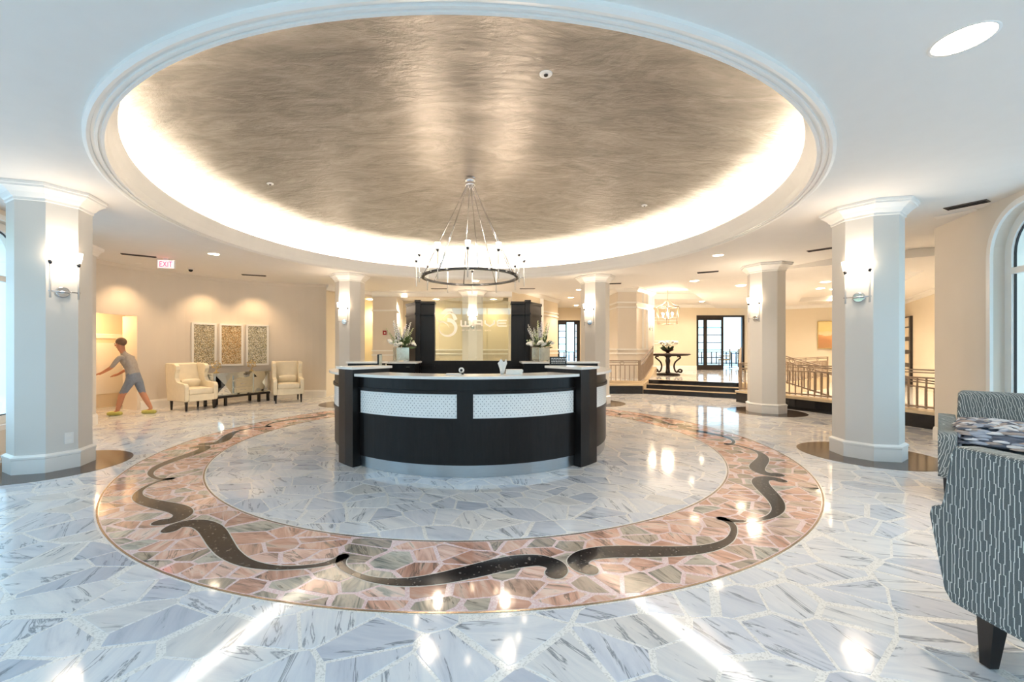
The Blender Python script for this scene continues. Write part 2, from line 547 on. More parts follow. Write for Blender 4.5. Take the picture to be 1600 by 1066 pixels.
    def strip(s, path, prof, m=0, closed=False):
        """profile (out, z) along a horizontal polyline; 'out' is to the left of travel"""
        P = [Vector((p[0], p[1])) for p in path]
        L, k = len(P), len(prof)
        v, f = [], []
        for i in range(L):
            a = P[i - 1] if (i > 0 or closed) else None
            b = P[(i + 1) % L] if (i < L - 1 or closed) else None
            d1 = (P[i] - a).normalized() if a is not None else (b - P[i]).normalized()
            d2 = (b - P[i]).normalized() if b is not None else d1
            n1, n2 = Vector((-d1.y, d1.x)), Vector((-d2.y, d2.x))
            nn = (n1 + n2)
            nn = nn / max(0.2, nn.length_squared) * 2
            for o, z in prof:
                v.append((P[i].x + nn.x * o, P[i].y + nn.y * o, z))
        for i in range(L if closed else L - 1):
            i2 = (i + 1) % L
            for j in range(k):
                j2 = (j + 1) % k
                f.append((i * k + j, i * k + j2, i2 * k + j2, i2 * k + j))
        if not closed:
            f += [tuple(range(k - 1, -1, -1)), tuple((L - 1) * k + j for j in range(k))]
        return s.add(v, f, False, m)
    def xf(s, mat):
        s.v = [tuple(mat @ Vector(p)) for p in s.v]
        return s
    def mesh(s, name, mats):
        me = bpy.data.meshes.new(name)
        me.from_pydata(s.v, [], s.f)
        for mm in (mats if isinstance(mats, (list, tuple)) else [mats]):
            me.materials.append(mm)
        me.polygons.foreach_set('use_smooth', s.sm)
        me.polygons.foreach_set('material_index', s.mi)
        me.update()
        return me
    def build(s, name, mats, parent=None, fix=True, bevel=0.0, sub=0, **props):
        me = s.mesh(name, mats)
        if fix:
            bm = bmesh.new()
            bm.from_mesh(me)
            bmesh.ops.recalc_face_normals(bm, faces=bm.faces)
            bm.to_mesh(me)
            bm.free()
        o = bpy.data.objects.new(name, me)
        col.objects.link(o)
        if parent:
            o.parent = parent
        if bevel:
            b = o.modifiers.new('bevel', 'BEVEL')
            b.width = bevel
            b.segments = 2
            b.limit_method = 'ANGLE'
            b.angle_limit = R(40)
        if sub:
            q = o.modifiers.new('smooth', 'SUBSURF')
            q.levels = q.render_levels = sub
        for k, vv in props.items():
            o[k] = vv
        return o
def tag(o, label, cat, group=None, kind=None):
    o['label'] = label
    o['category'] = cat
    if group:
        o['group'] = group
    if kind:
        o['kind'] = kind
    return o
def thing(name, label, cat, loc=(0, 0, 0), rz=0.0, group=None):
    o = bpy.data.objects.new(name, None)
    o.empty_display_size = 0.1
    o.location = loc
    o.rotation_euler = (0, 0, rz)
    col.objects.link(o)
    return tag(o, label, cat, group)
def dup(root, loc, rz, label=None):
    r = root.copy()
    col.objects.link(r)
    r.location = loc
    r.rotation_euler = (0, 0, rz)
    if label:
        r['label'] = label
    def rec(a, b):
        for ch in list(a.children):
            c = ch.copy()
            col.objects.link(c)
            c.parent = b
            rec(ch, c)
    rec(root, r)
    return r
def struct(o):
    o['kind'] = 'structure'
    return o
def pt(a, r, z=None):
    x, y = CX + r * sin(a), CY - r * cos(a)
    return (x, y) if z is None else (x, y, z)
def P3(px, py, Y):
    return Vector(((px - 761) / 640 * Y, Y, 1.3 + (544.4 - py) / 640 * Y))
def ceil_at(px, py, z=3.0):
    Y = (z - 1.3) * 640 / (544.4 - py)
    return ((px - 761) / 640 * Y, Y)
def spline(pts, n=8):
    P = [Vector(p) for p in pts]
    out = []
    for i in range(len(P) - 1):
        a, b, c, d = P[max(i - 1, 0)], P[i], P[i + 1], P[min(i + 2, len(P) - 1)]
        for j in range(n):
            t = j / n
            out.append(0.5 * ((2 * b) + (c - a) * t + (2 * a - 5 * b + 4 * c - d) * t * t + (-a + 3 * b - 3 * c + d) * t ** 3))
    out.append(P[-1])
    return out
# ================================================================== STRUCTURE
# ---- floor: terrazzo bed with crazy-paved marble
def voronoi_cells(pts, gap0, gap1, aniso=1.0, ang=0.0, k=22):
    P = np.array(pts)
    ca, sa = cos(ang), sin(ang)
    Q = np.stack([(P[:, 0] * ca + P[:, 1] * sa) / aniso, -P[:, 0] * sa + P[:, 1] * ca], 1)
    n = len(Q)
    nb = np.empty((n, k), int)
    for i0 in range(0, n, 500):
        d = ((Q[i0:i0 + 500, None, :] - Q[None, :, :]) ** 2).sum(2)
        idx = np.argpartition(d, k + 1, axis=1)[:, :k + 1]
        for r in range(idx.shape[0]):
            row = [j for j in idx[r] if j != i0 + r][:k]
            row.sort(key=lambda j: d[r, j])
            nb[i0 + r] = row
    out = []
    Ql = Q.tolist()
    for i in range(n):
        x0, y0 = Ql[i]
        poly = [(-1.2, -1.2), (1.2, -1.2), (1.2, 1.2), (-1.2, 1.2)]
        for j in nb[i]:
            dx, dy = Ql[j][0] - x0, Ql[j][1] - y0
            L = math.hypot(dx, dy)
            if L < 1e-6:
                continue
            nx, ny = dx / L, dy / L
            hsh = ((min(i, j) * 73856093) ^ (max(i, j) * 19349663)) % 997 / 997
            lim = L / 2 - (gap0 + (gap1 - gap0) * hsh * hsh)
            res = []
            m = len(poly)
            for q in range(m):
                ax, ay = poly[q]
                bx, by = poly[(q + 1) % m]
                da, db = ax * nx + ay * ny - lim, bx * nx + by * ny - lim
                if da <= 0:
                    res.append((ax, ay))
                if (da < 0) != (db < 0):
                    t = da / (da - db)
                    res.append((ax + (bx - ax) * t, ay + (by - ay) * t))
            poly = res
            if len(poly) < 3:
                break
        if len(poly) < 3:
            continue
        w = []
        for x, y in poly:
            X, Y = (x + x0) * aniso, y + y0
            w.append((X * ca - Y * sa, X * sa + Y * ca))
        out.append(w)
    return out
def area(p):
    return 0.5 * sum(p[i][0] * p[(i + 1) % len(p)][1] - p[(i + 1) % len(p)][0] * p[i][1] for i in range(len(p)))
def radial_clip(poly, rmin, rmax):
    """keep a polygon inside the ring rmin..rmax about the rotunda axis, following the circles"""
    rs = [math.hypot(x - CX, y - CY) for x, y in poly]
    if max(rs) <= rmin or min(rs) >= rmax:
        return None
    if min(rs) >= rmin and max(rs) <= rmax and all(math.hypot((poly[i][0] + poly[i - 1][0]) / 2 - CX, (poly[i][1] + poly[i - 1][1]) / 2 - CY) >= rmin for i in range(len(poly))):
        return poly
    dense = []
    n = len(poly)
    for i in range(n):
        a, b = poly[i], poly[(i + 1) % n]
        for t in (0, .25, .5, .75):
            x, y = a[0] + (b[0] - a[0]) * t, a[1] + (b[1] - a[1]) * t
            dx, dy = x - CX, y - CY
            r = math.hypot(dx, dy)
            rr = min(max(r, rmin), rmax)
            q = (CX + dx / r * rr, CY + dy / r * rr)
            if not dense or math.hypot(q[0] - dense[-1][0], q[1] - dense[-1][1]) > 0.004:
                dense.append(q)
    return dense if len(dense) >= 3 else None
def proj_area(poly):
    q = []
    for x, y in poly:
        if y < 0.5:
            return 0.0
        q.append((761 + 640 * x / y, 544.4 + 832 / y))
    if not any(-20 < a < 1620 and b < 1090 for a, b in q):
        return 0.0
    return abs(area(q))
def seeds(x0, x1, y0, y1, s, keep=0.86):
    out = []
    nx, ny = int((x1 - x0) / s), int((y1 - y0) / s)
    for i in range(nx):
        for j in range(ny):
            if rnd.random() > keep:
                continue
            out.append((x0 + (i + .5 + rnd.uniform(-.46, .46)) * s, y0 + (j + .5 + rnd.uniform(-.46, .46)) * s))
    return out
def stone_mesh(name, polys, z0, z1, mat):
    mb = MB()
    cols = []
    for p in polys:
        if area(p) < 0:
            p = p[::-1]
        mb.prism(p, z0, z1)
        d = (rnd.random(), rnd.random(), rnd.random(), 1.0)
        cols += [d] * (2 * len(p))
    me = mb.mesh(name, mat)
    at = me.attributes.new('st', 'FLOAT_COLOR', 'POINT')
    at.data.foreach_set('color', [c for d in cols for c in d])
    return me
def lay(name, rest, polys, z0, z1, mat, parent):
    polys = [p for p in polys if abs(area(p)) > 0.0012 and abs(area(p)) / sum(math.dist(p[i], p[i - 1]) for i in range(len(p))) > 0.008]
    polys.sort(key=proj_area, reverse=True)
    for p in polys[:300]:
        o = bpy.data.objects.new(name, stone_mesh(name, [p], z0, z1, mat))
        col.objects.link(o)
        o.parent = parent
    o = bpy.data.objects.new(rest, stone_mesh(rest, polys[300:], z0, z1, mat))
    col.objects.link(o)
    o.parent = parent
    o['kind'] = 'stuff'
RO, RI = 3.96, 3.216
fl = MB()
fl.add([(-12, -2.2, 0), (18, -2.2, 0), (18, 24, 0), (-12, 24, 0)], [(0, 1, 2, 3)])
floor = struct(fl.build('floor', M['grout']))
def in_hall(x, y):
    return -7.9 < x < 8.5 and 0.2 < y < 13.2 and x < 1.45 * y + 1.2 and x > -1.3 * y - 1.2
field = [p for p in seeds(-8.2, 8.6, 0.6, 13.2, 0.235, 0.84) if in_hall(*p) and math.hypot(p[0] - CX, p[1] - CY) > RO - 0.55]
cells = voronoi_cells(field, 0.006, 0.022, 1.35, 0.35)
cells = [radial_clip(c, RO + 0.018, 99) for c in cells]
lay('marble_slab', 'marble_slab_field', [c for c in cells if c], 0.0, 0.0015, M['marble'], floor)
inner = [p for p in seeds(CX - 3.9, CX + 3.9, CY - 3.9, CY + 3.9, 0.205, 0.84) if math.hypot(p[0] - CX, p[1] - CY) < RI + 0.6]
disc = struct(MB().lathe([(RI, 0.0), (RI, 0.0004)], 128, (CX, CY, 0), smooth=False).build('inner_disc', M['grout'], floor))
cells = [radial_clip(c, 0.0, RI - 0.02) for c in voronoi_cells(inner, 0.005, 0.013, 1.3, -0.3)]
lay('disc_slab', 'disc_slab_field', [c for c in cells if c], 0.0004, 0.0016, M['marble'], disc)
ring = struct(MB().sweep([(RI, 0.0), (RO, 0.0), (RO, 0.0006), (RI, 0.0006)], 0, 2 * PI, 128, smooth=False).build('pink_ring', M['grout_pink'], floor))
rs = [p for p in seeds(CX - 4.6, CX + 4.6, CY - 4.6, CY + 4.6, 0.160, 0.84) if RI - 0.5 < math.hypot(p[0] - CX, p[1] - CY) < RO + 0.5]
cells = [radial_clip(c, RI + 0.014, RO - 0.014) for c in voronoi_cells(rs, 0.006, 0.016, 1.45, 0.15)]
lay('pink_slab', 'pink_slab_field', [c for c in cells if c], 0.0006, 0.0018, M['pink'], ring)
for r in (RI, RO):
    MB().arc(r - 0.006, r + 0.006, 0, 0.0024, 0, 2 * PI, 160).build('divider_strip', M['brass'], floor)
# black scrolls inlaid in the ring: thin joint <-> hooked joint
joints = [(-82, 'b'), (-57.1, 't'), (-35.7, 'b'), (-11.2, 't'), (11.2, 'b'), (35.2, 't'), (59.5, 'b'), (83, 't')]
joints += [(83 + 195 / 9 * i, 'bt'[(i + 1) % 2]) for i in range(1, 9)]
SCR = [(0.0, 3.49, .035), (0.015, 3.545, .030), (.05, 3.60, .022), (.12, 3.655, .020), (.22, 3.70, .026), (.34, 3.705, .040), (.46, 3.665, .056), (.58, 3.60, .068),
       (.70, 3.535, .074), (.80, 3.50, .072), (.89, 3.505, .064), (.945, 3.56, .062), (.95, 3.62, .060), (.93, 3.66, .058)]
def scroll(a_thin, a_hook):
    c = spline([(u * (a_hook - a_thin) + a_thin, r, w) for u, r, w in SCR], 5)
    pts = []
    for a, r, w in c:
        x, y = pt(R(a), r)
        pts.append((Vector((x, y)), w))
    mb = MB()
    def bandpoly(grow, z):
        v, f = [], []
        n = len(pts)
        for i in range(n):
            d = (pts[min(i + 1, n - 1)][0] - pts[max(i - 1, 0)][0]).normalized()
            nn = Vector((-d.y, d.x))
            w = pts[i][1] + grow
            for s_ in (-1, 1):
                q = pts[i][0] + nn * w * s_
                v.append((q.x, q.y, z))
        for i in range(n - 1):
            f.append((2 * i, 2 * i + 1, 2 * i + 3, 2 * i + 2))
        for e in (0, n - 1):           # round ends
            cpt, w = pts[e]
            d = (pts[e][0] - pts[1 if e == 0 else n - 2][0]).normalized()
            base = math.atan2(d.y, d.x)
            b = len(v)
            v.append((cpt.x, cpt.y, z))
            for q in range(9):
                a = base - PI / 2 + PI * q / 8
                v.append((cpt.x + (w + grow) * cos(a), cpt.y + (w + grow) * sin(a), z))
            f += [(b, b + 1 + q, b + 2 + q) for q in range(8)]
        return v, f
    for grow, z, m in ((0.007, 0.0025, 1), (0.0, 0.0031, 0)):
        v, f = bandpoly(grow, z)
        mb.add(v, f, False, m)
    o = mb.build('scroll_inlay', [M['scroll'], M['pale_strip']], floor, fix=False)
    for p in o.data.polygons:
        if p.normal.z < 0:
            p.flip()
for i, (a, t) in enumerate(joints):
    b = joints[(i + 1) % len(joints)][0]
    if b < a:
        b += 360
    scroll(*((a, b) if t == 't' else (b, a)))
# ---- rotunda ceiling, moulding and dome
ZC = 3.0
FPC = [(-6.2, 5.7), (-5.2, 2.9), (-4.05, .95), (-2.2, -1.0), (2.2, -1.0), (4.05, .95), (5.0, 2.62), (5.96, 4.89), (6.36, 5.82)]
def r_outer(a):
    """ceiling edge as seen from the axis (a: 0 to camera, + right)"""
    d = math.degrees(a) % 360
    x, y = sin(a), -cos(a)
    if d < 90 or d > 268:
        best = None
        for i in range(len(FPC) - 1):
            (ax, ay), (bx, by) = FPC[i], FPC[i + 1]
            ax -= CX; bx -= CX; ay -= CY; by -= CY
            den = x * (by - ay) - y * (bx - ax)
            if abs(den) < 1e-9:
                continue
            t = (ax * (by - ay) - ay * (bx - ax)) / den
            u = (ax * y - ay * x) / den
            if t > 0 and -1e-6 <= u <= 1 + 1e-6:
                best = t if best is None else max(best, t)
        if best:
            return best + .29
    if 62 < d < 152:
        return 6.95
    t = 99
    for nx, ny, lim in ((-1, 0, 8.2), (1, 0, 8.0), (0, -1, 7.6), (0, 1, 7.6)):
        q = x * nx + y * ny
        if q > 1e-6:
            t = min(t, lim / q)
    if 152 <= d < 190:
        t = min(t, 6.95)
    return t
mb = MB()
n = 180
v = []
for i in range(n):
    a = 2 * PI * i / n
    ro = r_outer(a)
    v += [pt(a, 4.03, ZC), pt(a, ro, ZC), pt(a, ro, ZC + 0.25)]
f = []
for i in range(n):
    k = (i + 1) % n
    f += [(3 * i, 3 * k, 3 * k + 1, 3 * i + 1), (3 * i + 1, 3 * k + 1, 3 * k + 2, 3 * i + 2)]
mb.add(v, f)
ceiling = struct(mb.build('ceiling', M['ceiling']))
prof = [(4.045, 3.0), (4.045, 2.975), (4.02, 2.965), (4.0, 2.97), (3.995, 2.985), (3.975, 2.985), (3.972, 2.972), (3.955, 2.972), (3.952, 2.985), (3.938, 2.985), (3.935, 2.974), (3.915, 2.974),
        (3.905, 3.0), (3.895, 3.05), (3.87, 3.12), (3.845, 3.18), (3.835, 3.20), (3.86, 3.203), (3.95, 3.05), (4.045, 3.05)]
struct(MB().sweep(prof, 0, 2 * PI, 160, smooth=False).build('trim_1', M['trim']))
mb = MB()
dp = [(3.96, 3.045), (4.32, 3.045), (4.34, 3.06), (4.34, 3.40)]
struct(MB().sweep(dp, 0, 2 * PI, 120, closed=False, smooth=False).build('cove_trough', M['ceiling'], ceiling, fix=False))
dp = [(4.34 * math.sqrt(1 - t), 3.40 + 0.38 * t) for t in [0, .01, .03, .06, .1, .15, .22, .3, .4, .5, .6, .7, .8, .88, .94, .98, .9999]]
dome = struct(MB().sweep(dp, 0, 2 * PI, 120, closed=False).build('dome', M['dome'], ceiling))
MB().arc(4.10, 4.16, 3.075, 3.085, 0, 2 * PI, 96).build('cove_light_strip', M['cove_glow'], ceiling)
# ---- ceiling of the raised rooms, with coffers
ZB = 3.18
mb = MB()
T1 = (5.4, 9.2, 13.3, 15.6)
xs, ys = [-9, T1[0], T1[1], 18], [12.58, T1[2], T1[3], 24]
for i in range(3):
    for j in range(3):
        if i == 1 and j == 1:
            continue
        z = ZB
        mb.add([(xs[i], ys[j], z), (xs[i + 1], ys[j], z), (xs[i + 1], ys[j + 1], z), (xs[i], ys[j + 1], z)], [(0, 3, 2, 1)])
mb.add([(6.1, 5.0, ZB), (18, 5.0, ZB), (18, 12.58, ZB), (6.1, 12.58, ZB)], [(0, 3, 2, 1)])
mb.add([(4.2, 6.2, ZB), (6.1, 6.2, ZB), (6.1, 12.58, ZB), (4.2, 12.58, ZB)], [(0, 3, 2, 1)])
mb.add([(-.5, 11.4, ZB), (4.2, 11.4, ZB), (4.2, 12.58, ZB), (-.5, 12.58, ZB)], [(0, 3, 2, 1)])
x0, x1, y0, y1 = T1
zt = ZB + 0.2
mb.add([(x0, y0, ZB), (x1, y0, ZB), (x1, y1, ZB), (x0, y1, ZB), (x0, y0, zt), (x1, y0, zt), (x1, y1, zt), (x0, y1, zt)],
       [(0, 4, 5, 1), (1, 5, 6, 2), (2, 6, 7, 3), (3, 7, 4, 0), (4, 7, 6, 5)])
back_ceiling = struct(mb.build('ceiling', M['ceiling'], fix=False))
# coffer of the right-hand room: four beams hung just under the ceiling
u2, n2 = Vector((.577, .816)), Vector((.816, -.577))
def rr(s, t):
    p = Vector((12.2, 16.6)) + n2 * t - u2 * s
    return (p.x, p.y)
mb = MB()
for (a, b, c_, d) in ((-0.3, 1.4, -2.5, 7), (7.6, 9.6, -2.5, 5.0), (1.4, 7.6, -2.5, 0.3), (1.4, 7.6, 2.3, 3.4)):
    mb.prism([rr(a, c_), rr(a, d), rr(b, d), rr(b, c_)][::-1], ZB - 0.16, ZB - 0.002)
struct(mb.build('trim_2', M['ceiling']))
# ---- walls
CROWN = [(0, 3.0), (0, 2.86), (0.02, 2.86), (0.03, 2.89), (0.06, 2.93), (0.09, 2.955), (0.10, 3.0)]
BASE = [(0, 0), (0.022, 0), (0.022, 0.15), (0.016, 0.165), (0.012, 0.185), (0, 0.19)]
def crown_for(z):
    return [(o, q + z - 3.0) for o, q in CROWN]
def base_for(z):
    return [(o, q + z) for o, q in BASE]
def circ3(p, q, r, n):
    ax, ay = p; bx, by = q; cx_, cy_ = r
    d = 2 * (ax * (by - cy_) + bx * (cy_ - ay) + cx_ * (ay - by))
    ux = ((ax * ax + ay * ay) * (by - cy_) + (bx * bx + by * by) * (cy_ - ay) + (cx_ * cx_ + cy_ * cy_) * (ay - by)) / d
    uy = ((ax * ax + ay * ay) * (cx_ - bx) + (bx * bx + by * by) * (ax - cx_) + (cx_ * cx_ + cy_ * cy_) * (bx - ax)) / d
    a0, a1 = math.atan2(ay - uy, ax - ux), math.atan2(cy_ - uy, cx_ - ux)
    rad = math.hypot(ax - ux, ay - uy)
    if a1 - a0 > PI: a1 -= 2 * PI
    if a1 - a0 < -PI: a1 += 2 * PI
    return [(ux + rad * cos(a0 + (a1 - a0) * i / n), uy + rad * sin(a0 + (a1 - a0) * i / n)) for i in range(n + 1)]
WL = circ3((-7.45, 7.75), (-6.45, 10.0), (-4.3, 10.95), 28)      # the curved left wall, towards the back
def wall(name, path, z0=0.0, z1=3.0, mat='wall', t=0.12, left=True):
    """vertical wall along a path; its thickness goes to the right of travel"""
    prof = [(0, z0), (0, z1), (-t, z1), (-t, z0)]
    return struct(MB().strip(path, prof).build(name, M[mat]))
WLr = WL[::-1]
# opening in the left wall (first stretch of the arc from its left end)
acc, cut = 0, 0
for i in range(len(WL) - 1):
    acc += math.hypot(WL[i + 1][0] - WL[i][0], WL[i + 1][1] - WL[i][1])
    if acc > 0.86:
        cut = i + 1
        break
wall('wall_left', WL[cut:][::-1])
wall('wall_left', WL[:cut + 1][::-1], 1.98, 3.0)
MB().strip(WL[::-1], [(0, 3.0), (0, 2.93), (.012, 2.93), (.03, 2.96), (.045, 3.0)]).build('trim_3', M['wall'], kind='structure')
MB().strip(WL[cut:][::-1], BASE).build('baseboard_left', M['trim'], kind='structure')
# alcove behind the opening
wo = Vector(WL[cut]); wi = Vector(WL[0])
d_in = Vector((-0.93, 0.36)).normalized()
j1 = wo + d_in * 0.5
wall('wall_alcove', [tuple(j1), tuple(wo)], 0, 1.98, 'wall', 0.05)
MB().strip([tuple(j1), tuple(wo)], BASE).build('baseboard_alcove', M['trim'], kind='structure')
b1 = wo + d_in * 1.15 + Vector((0.1, .6)); b0 = wi + d_in * 1.15 + Vector((-.3, -1.0))
wall('wall_alcove', [tuple(b1), tuple(b0)], 0, 2.6, 'wall_cream')
wall('wall_alcove', [tuple(b0), (-7.75, 7.42)], 0, 2.6, 'wall_cream')
wall('wall_alcove', [tuple(j1), tuple(b1)], 0, 2.6, 'wall_cream')
MB().strip([tuple(b1), tuple(b0)], [(0, 1.52), (.03, 1.52), (.03, 1.60), (0, 1.62)]).build('trim_4', M['trim'], kind='structure')
MB().strip([tuple(b1), tuple(b0)], [(0, .3), (.012, .3), (.012, 1.42), (0, 1.42)]).build('door_1', M['trim'], kind='structure')
MB().prism([tuple(wi + d_in * 2.2), tuple(wi + d_in * .14 + Vector((0, -.3))), tuple(wo + d_in * .14), tuple(wo + d_in * 2.2)], 2.1, 2.2).build('ceiling_alcove', M['ceiling'], kind='structure')
# pier between the alcove and the left window
wall('wall_pier', [(-7.7, 7.45), (-6.72, 6.9), (-6.72, 6.62), (-7.3, 6.3)][::-1] if False else [(-7.7, 7.5), (-6.66, 6.98), (-6.52, 6.62), (-6.2, 5.7)], 0, 3.0, 'column', 0.2)
MB().strip([(-7.7, 7.5), (-6.66, 6.98), (-6.52, 6.62), (-6.2, 5.7)], BASE).build('baseboard_pier', M['trim'], kind='structure')
MB().strip([(-7.7, 7.5), (-6.66, 6.98), (-6.52, 6.62), (-6.2, 5.7)], CROWN).build('trim_5', M['trim'], kind='structure')
# corridor at the back left
WE = WL[-1]
wall('wall_corridor', [(-4.3, 13.3), WE], 0, 3.0, 'wall')
wall('wall_back', [(1.2, 13.35), (-9.0, 13.35)], 0, 3.0, 'wall_sand')
MB().strip([(1.2, 13.35), (-4.3, 13.35)], BASE).build('baseboard_back', M['trim'], kind='structure')
MB().strip([(1.2, 13.35), (-4.3, 13.35)], [(0, .62), (.025, .62), (.025, .68), (0, .68)]).build('trim_6', M['trim'], kind='structure')
for z in (1.12, 1.25):
    MB().strip([(1.2, 13.34), (-2.6, 13.34)], [(0, z - .02), (.025, z - .02), (.025, z + .02), (0, z + .02)]).build('trim_7', M['trim'], kind='structure')
# header over the corridor openings
wall('wall_header', [(0.75, 12.35), (-2.75, 12.35)], 2.84, 3.0, 'wall')
wall('wall_header', [(-3.45, 12.35), (-4.3, 10.95)], 2.84, 3.0, 'wall')
MB().strip([(0.75, 12.35), (-3.5, 12.35), (-4.3, 10.95)], CROWN).build('trim_8', M['trim'], kind='structure')
MB().box((-2.0, 12.95, 2.86), (5.0, 0.9, 0.03)).build('ceiling_corridor', M['ceiling'], kind='structure')
# wall segment with chair rails and the fire alarm
wall('wall_segment', [(-2.72, 13.3), (-2.72, 12.35), (-3.45, 12.35), (-3.45, 13.3)], 0, 3.0, 'wall')
seg = [(-2.72, 12.6), (-2.72, 12.35), (-3.45, 12.35), (-3.45, 12.6)]
for z in (1.10, 1.23, 2.44):
    MB().strip(seg, [(0, z - .022), (.03, z - .022), (.03, z + .022), (0, z + .022)]).build('trim_9', M['trim'], kind='structure')
MB().strip(seg, BASE).build('baseboard_segment', M['trim'], kind='structure')
# angled wall behind the desk, to the right
AW = [(2.75, 15.9), (0.75, 12.35)]
wall('wall_angled', AW, 0, ZB, 'wall_cream')
dA = (Vector(AW[0]) - Vector(AW[1])).normalized()
MB().strip(AW, crown_for(ZB)).build('trim_10', M['trim'], kind='structure')
for z in (1.12, 1.25, 2.5, 2.62):
    MB().strip(AW, [(0, z - .022), (.03, z - .022), (.03, z + .022), (0, z + .022)]).build('trim_11', M['trim'], kind='structure')
p = Vector(AW[1]) + dA * 2.3
MB().beam((p.x, p.y, 0), (p.x, p.y, ZB - .14), 0.2, 0.08).build('trim_12', M['trim'], kind='structure')
wall('wall_angled', [(2.75, 22), (2.75, 15.9)], 0, ZB, 'wall_cream')
# pier of the stair hall
PF = [(5.6, 13.8), (4.62, 12.66), (4.04, 12.66), (4.04, 15.2)]
wall('wall_pier', PF, 0, ZB, 'wall', 0.2)
MB().strip(PF, crown_for(ZB)).build('trim_13', M['trim'], kind='structure')
for z in (1.14, 1.27, 2.57, 2.72):
    MB().strip(PF, [(0, z - .022), (.03, z - .022), (.03, z + .022), (0, z + .022)]).build('trim_14', M['trim'], kind='structure')
dP = (Vector(PF[0]) - Vector(PF[1])).normalized()
nP = Vector((dP.y, -dP.x))
for s in (0.5, 0.85, 1.45):
    p = Vector(PF[1]) + dP * s
    q = p + nP * 0.0
    MB().beam((q.x, q.y, 1.29), (q.x, q.y, 2.55), 0.09, 0.07).build('trim_15', M['trim'], kind='structure')
    MB().beam((q.x, q.y, 2.74), (q.x, q.y, 3.05), 0.09, 0.07).build('trim_15', M['trim'], kind='structure')
wall('wall_pier', [(5.6, 16.0), (5.6, 13.8)], 0, ZB, 'wall', 0.2)
# platform and steps
S0, S1 = Vector((4.47, 11.72)), Vector((6.45, 10.5))
dS = (S1 - S0).normalized()
nS = Vector((-dS.y, dS.x))
if nS.y < 0:
    nS = -nS
HP = 0.36
E0, E1 = S0 + nS * .72, S1 + nS * .72
plat = [(2.76, 22.0), (2.76, 12.5), (3.35, 11.8), (4.45, 11.76), tuple(E0), tuple(E1), (7.45, 10.75), (11.2, 13.4), (11.4, 22.0)]
mb = MB().prism(plat, 0, HP)
o = struct(mb.build('floor', M['ledge']))
cells = [c for c in voronoi_cells([p for p in seeds(2.9, 11, 11.2, 17.5, .33, .85)], .006, .016, 1.3, .3)]
def in_poly(p, poly):
    c = False
    for i in range(len(poly)):
        a, b = poly[i], poly[i - 1]
        if (a[1] > p[1]) != (b[1] > p[1]) and p[0] < (b[0] - a[0]) * (p[1] - a[1]) / (b[1] - a[1]) + a[0]:
            c = not c
    return c
cells = [c for c in cells if all(in_poly(q, plat) for q in c)]
me = stone_mesh('marble_slab_field', cells, HP, HP + .0015, M['marble'])
q = bpy.data.objects.new('marble_slab_field', me); col.objects.link(q); q.parent = o; q['kind'] = 'stuff'
st = thing('entry_steps', 'black marble steps with pale treads between two curved railings', 'steps', (S0.x, S0.y, 0))
for i in range(3):
    k_ = .36 * i - (.015 if i == 2 else 0)
    a, b = S0 + nS * k_, S1 + nS * k_
    c_, d = b + nS * (.345 if i == 1 else .36 if i == 0 else .014), a + nS * (.345 if i == 1 else .36 if i == 0 else .014)
    pr = [(x.x - S0.x, x.y - S0.y) for x in (a, b, c_, d)]
    MB().prism(pr, 0 if i == 0 else .12 * i + .003, .12 * (i + 1)).build('step', M['black_stone'], st)
    if i < 2:
        a2, b2 = a + nS * .05, b + nS * .05
        MB().prism([(x.x - S0.x, x.y - S0.y) for x in (a2, b2, c_, d)], .12 * (i + 1), .12 * (i + 1) + .003).build('tread', M['ledge'], st)
# plinths
def plinth(path, z0, z1, t=0.3, label='', name='plinth'):
    o = thing(name, label, 'plinth')
    MB().strip(path, [(0, z0), (0, z1), (-t, z1), (-t, z0)]).build('base_course', M['black_stone'], o)
    MB().strip(path, [(.03, z1), (.03, z1 + .05), (-t - .02, z1 + .05), (-t - .02, z1)]).build('ledge', M['ledge'], o)
    return o
PR = spline([(6.05, 9.95), (6.28, 9.1), (6.62, 8.35), (6.87, 7.6), (7.02, 6.9), (7.16, 6.35)], 5)
PR = [(p[0], p[1]) for p in PR]
plinth(PR[::-1], 0, .232, .3, 'curved black stone plinth with cream ledge carrying the long front railing')
plinth([(4.44, 11.68), (3.35, 11.68)], 0, .232, .28, 'straight black stone plinth with cream ledge left of the steps')
# foyer door wall, and openings to the terrace
YD = 17.6
def wall_y(name, x0, x1, y, z0, z1, mat='wall_cream', t=.3):
    return struct(MB().box(((x0 + x1) / 2, y + t / 2, (z0 + z1) / 2), (x1 - x0, t, z1 - z0)).build(name, M[mat]))
wall_y('wall_foyer', 5.2, 9.0, YD, HP, ZB)
wall_y('wall_foyer', 11.1, 12.6, YD, HP, ZB)
wall_y('wall_foyer', 9.0, 11.1, YD, 2.72, ZB)
MB().strip([(9.0, YD), (5.3, YD)], base_for(HP)).build('baseboard_foyer', M['trim'], kind='structure')
MB().strip([(12.6, YD), (5.3, YD)], crown_for(ZB)).build('trim_16', M['trim'], kind='structure')
for z in (1.5, 1.62, 2.5, 2.62):
    MB().strip([(8.2, YD), (5.3, YD)], [(0, z - .022), (.03, z - .022), (.03, z + .022), (0, z + .022)]).build('trim_17', M['trim'], kind='structure')
wall('wall_foyer', [(5.2, YD + .3), (5.2, 16.6)], HP, ZB, 'wall_cream')
YE = 19.0
wall_y('wall_terrace', 2.75, 3.22, YE, 0, ZB)
wall_y('wall_terrace', 4.32, 5.5, YE, 0, ZB)
wall_y('wall_terrace', 3.22, 4.32, YE, 2.6, ZB)
wall('wall_terrace', [(5.5, YE), (5.2, YD)], 0, ZB, 'wall_cream')
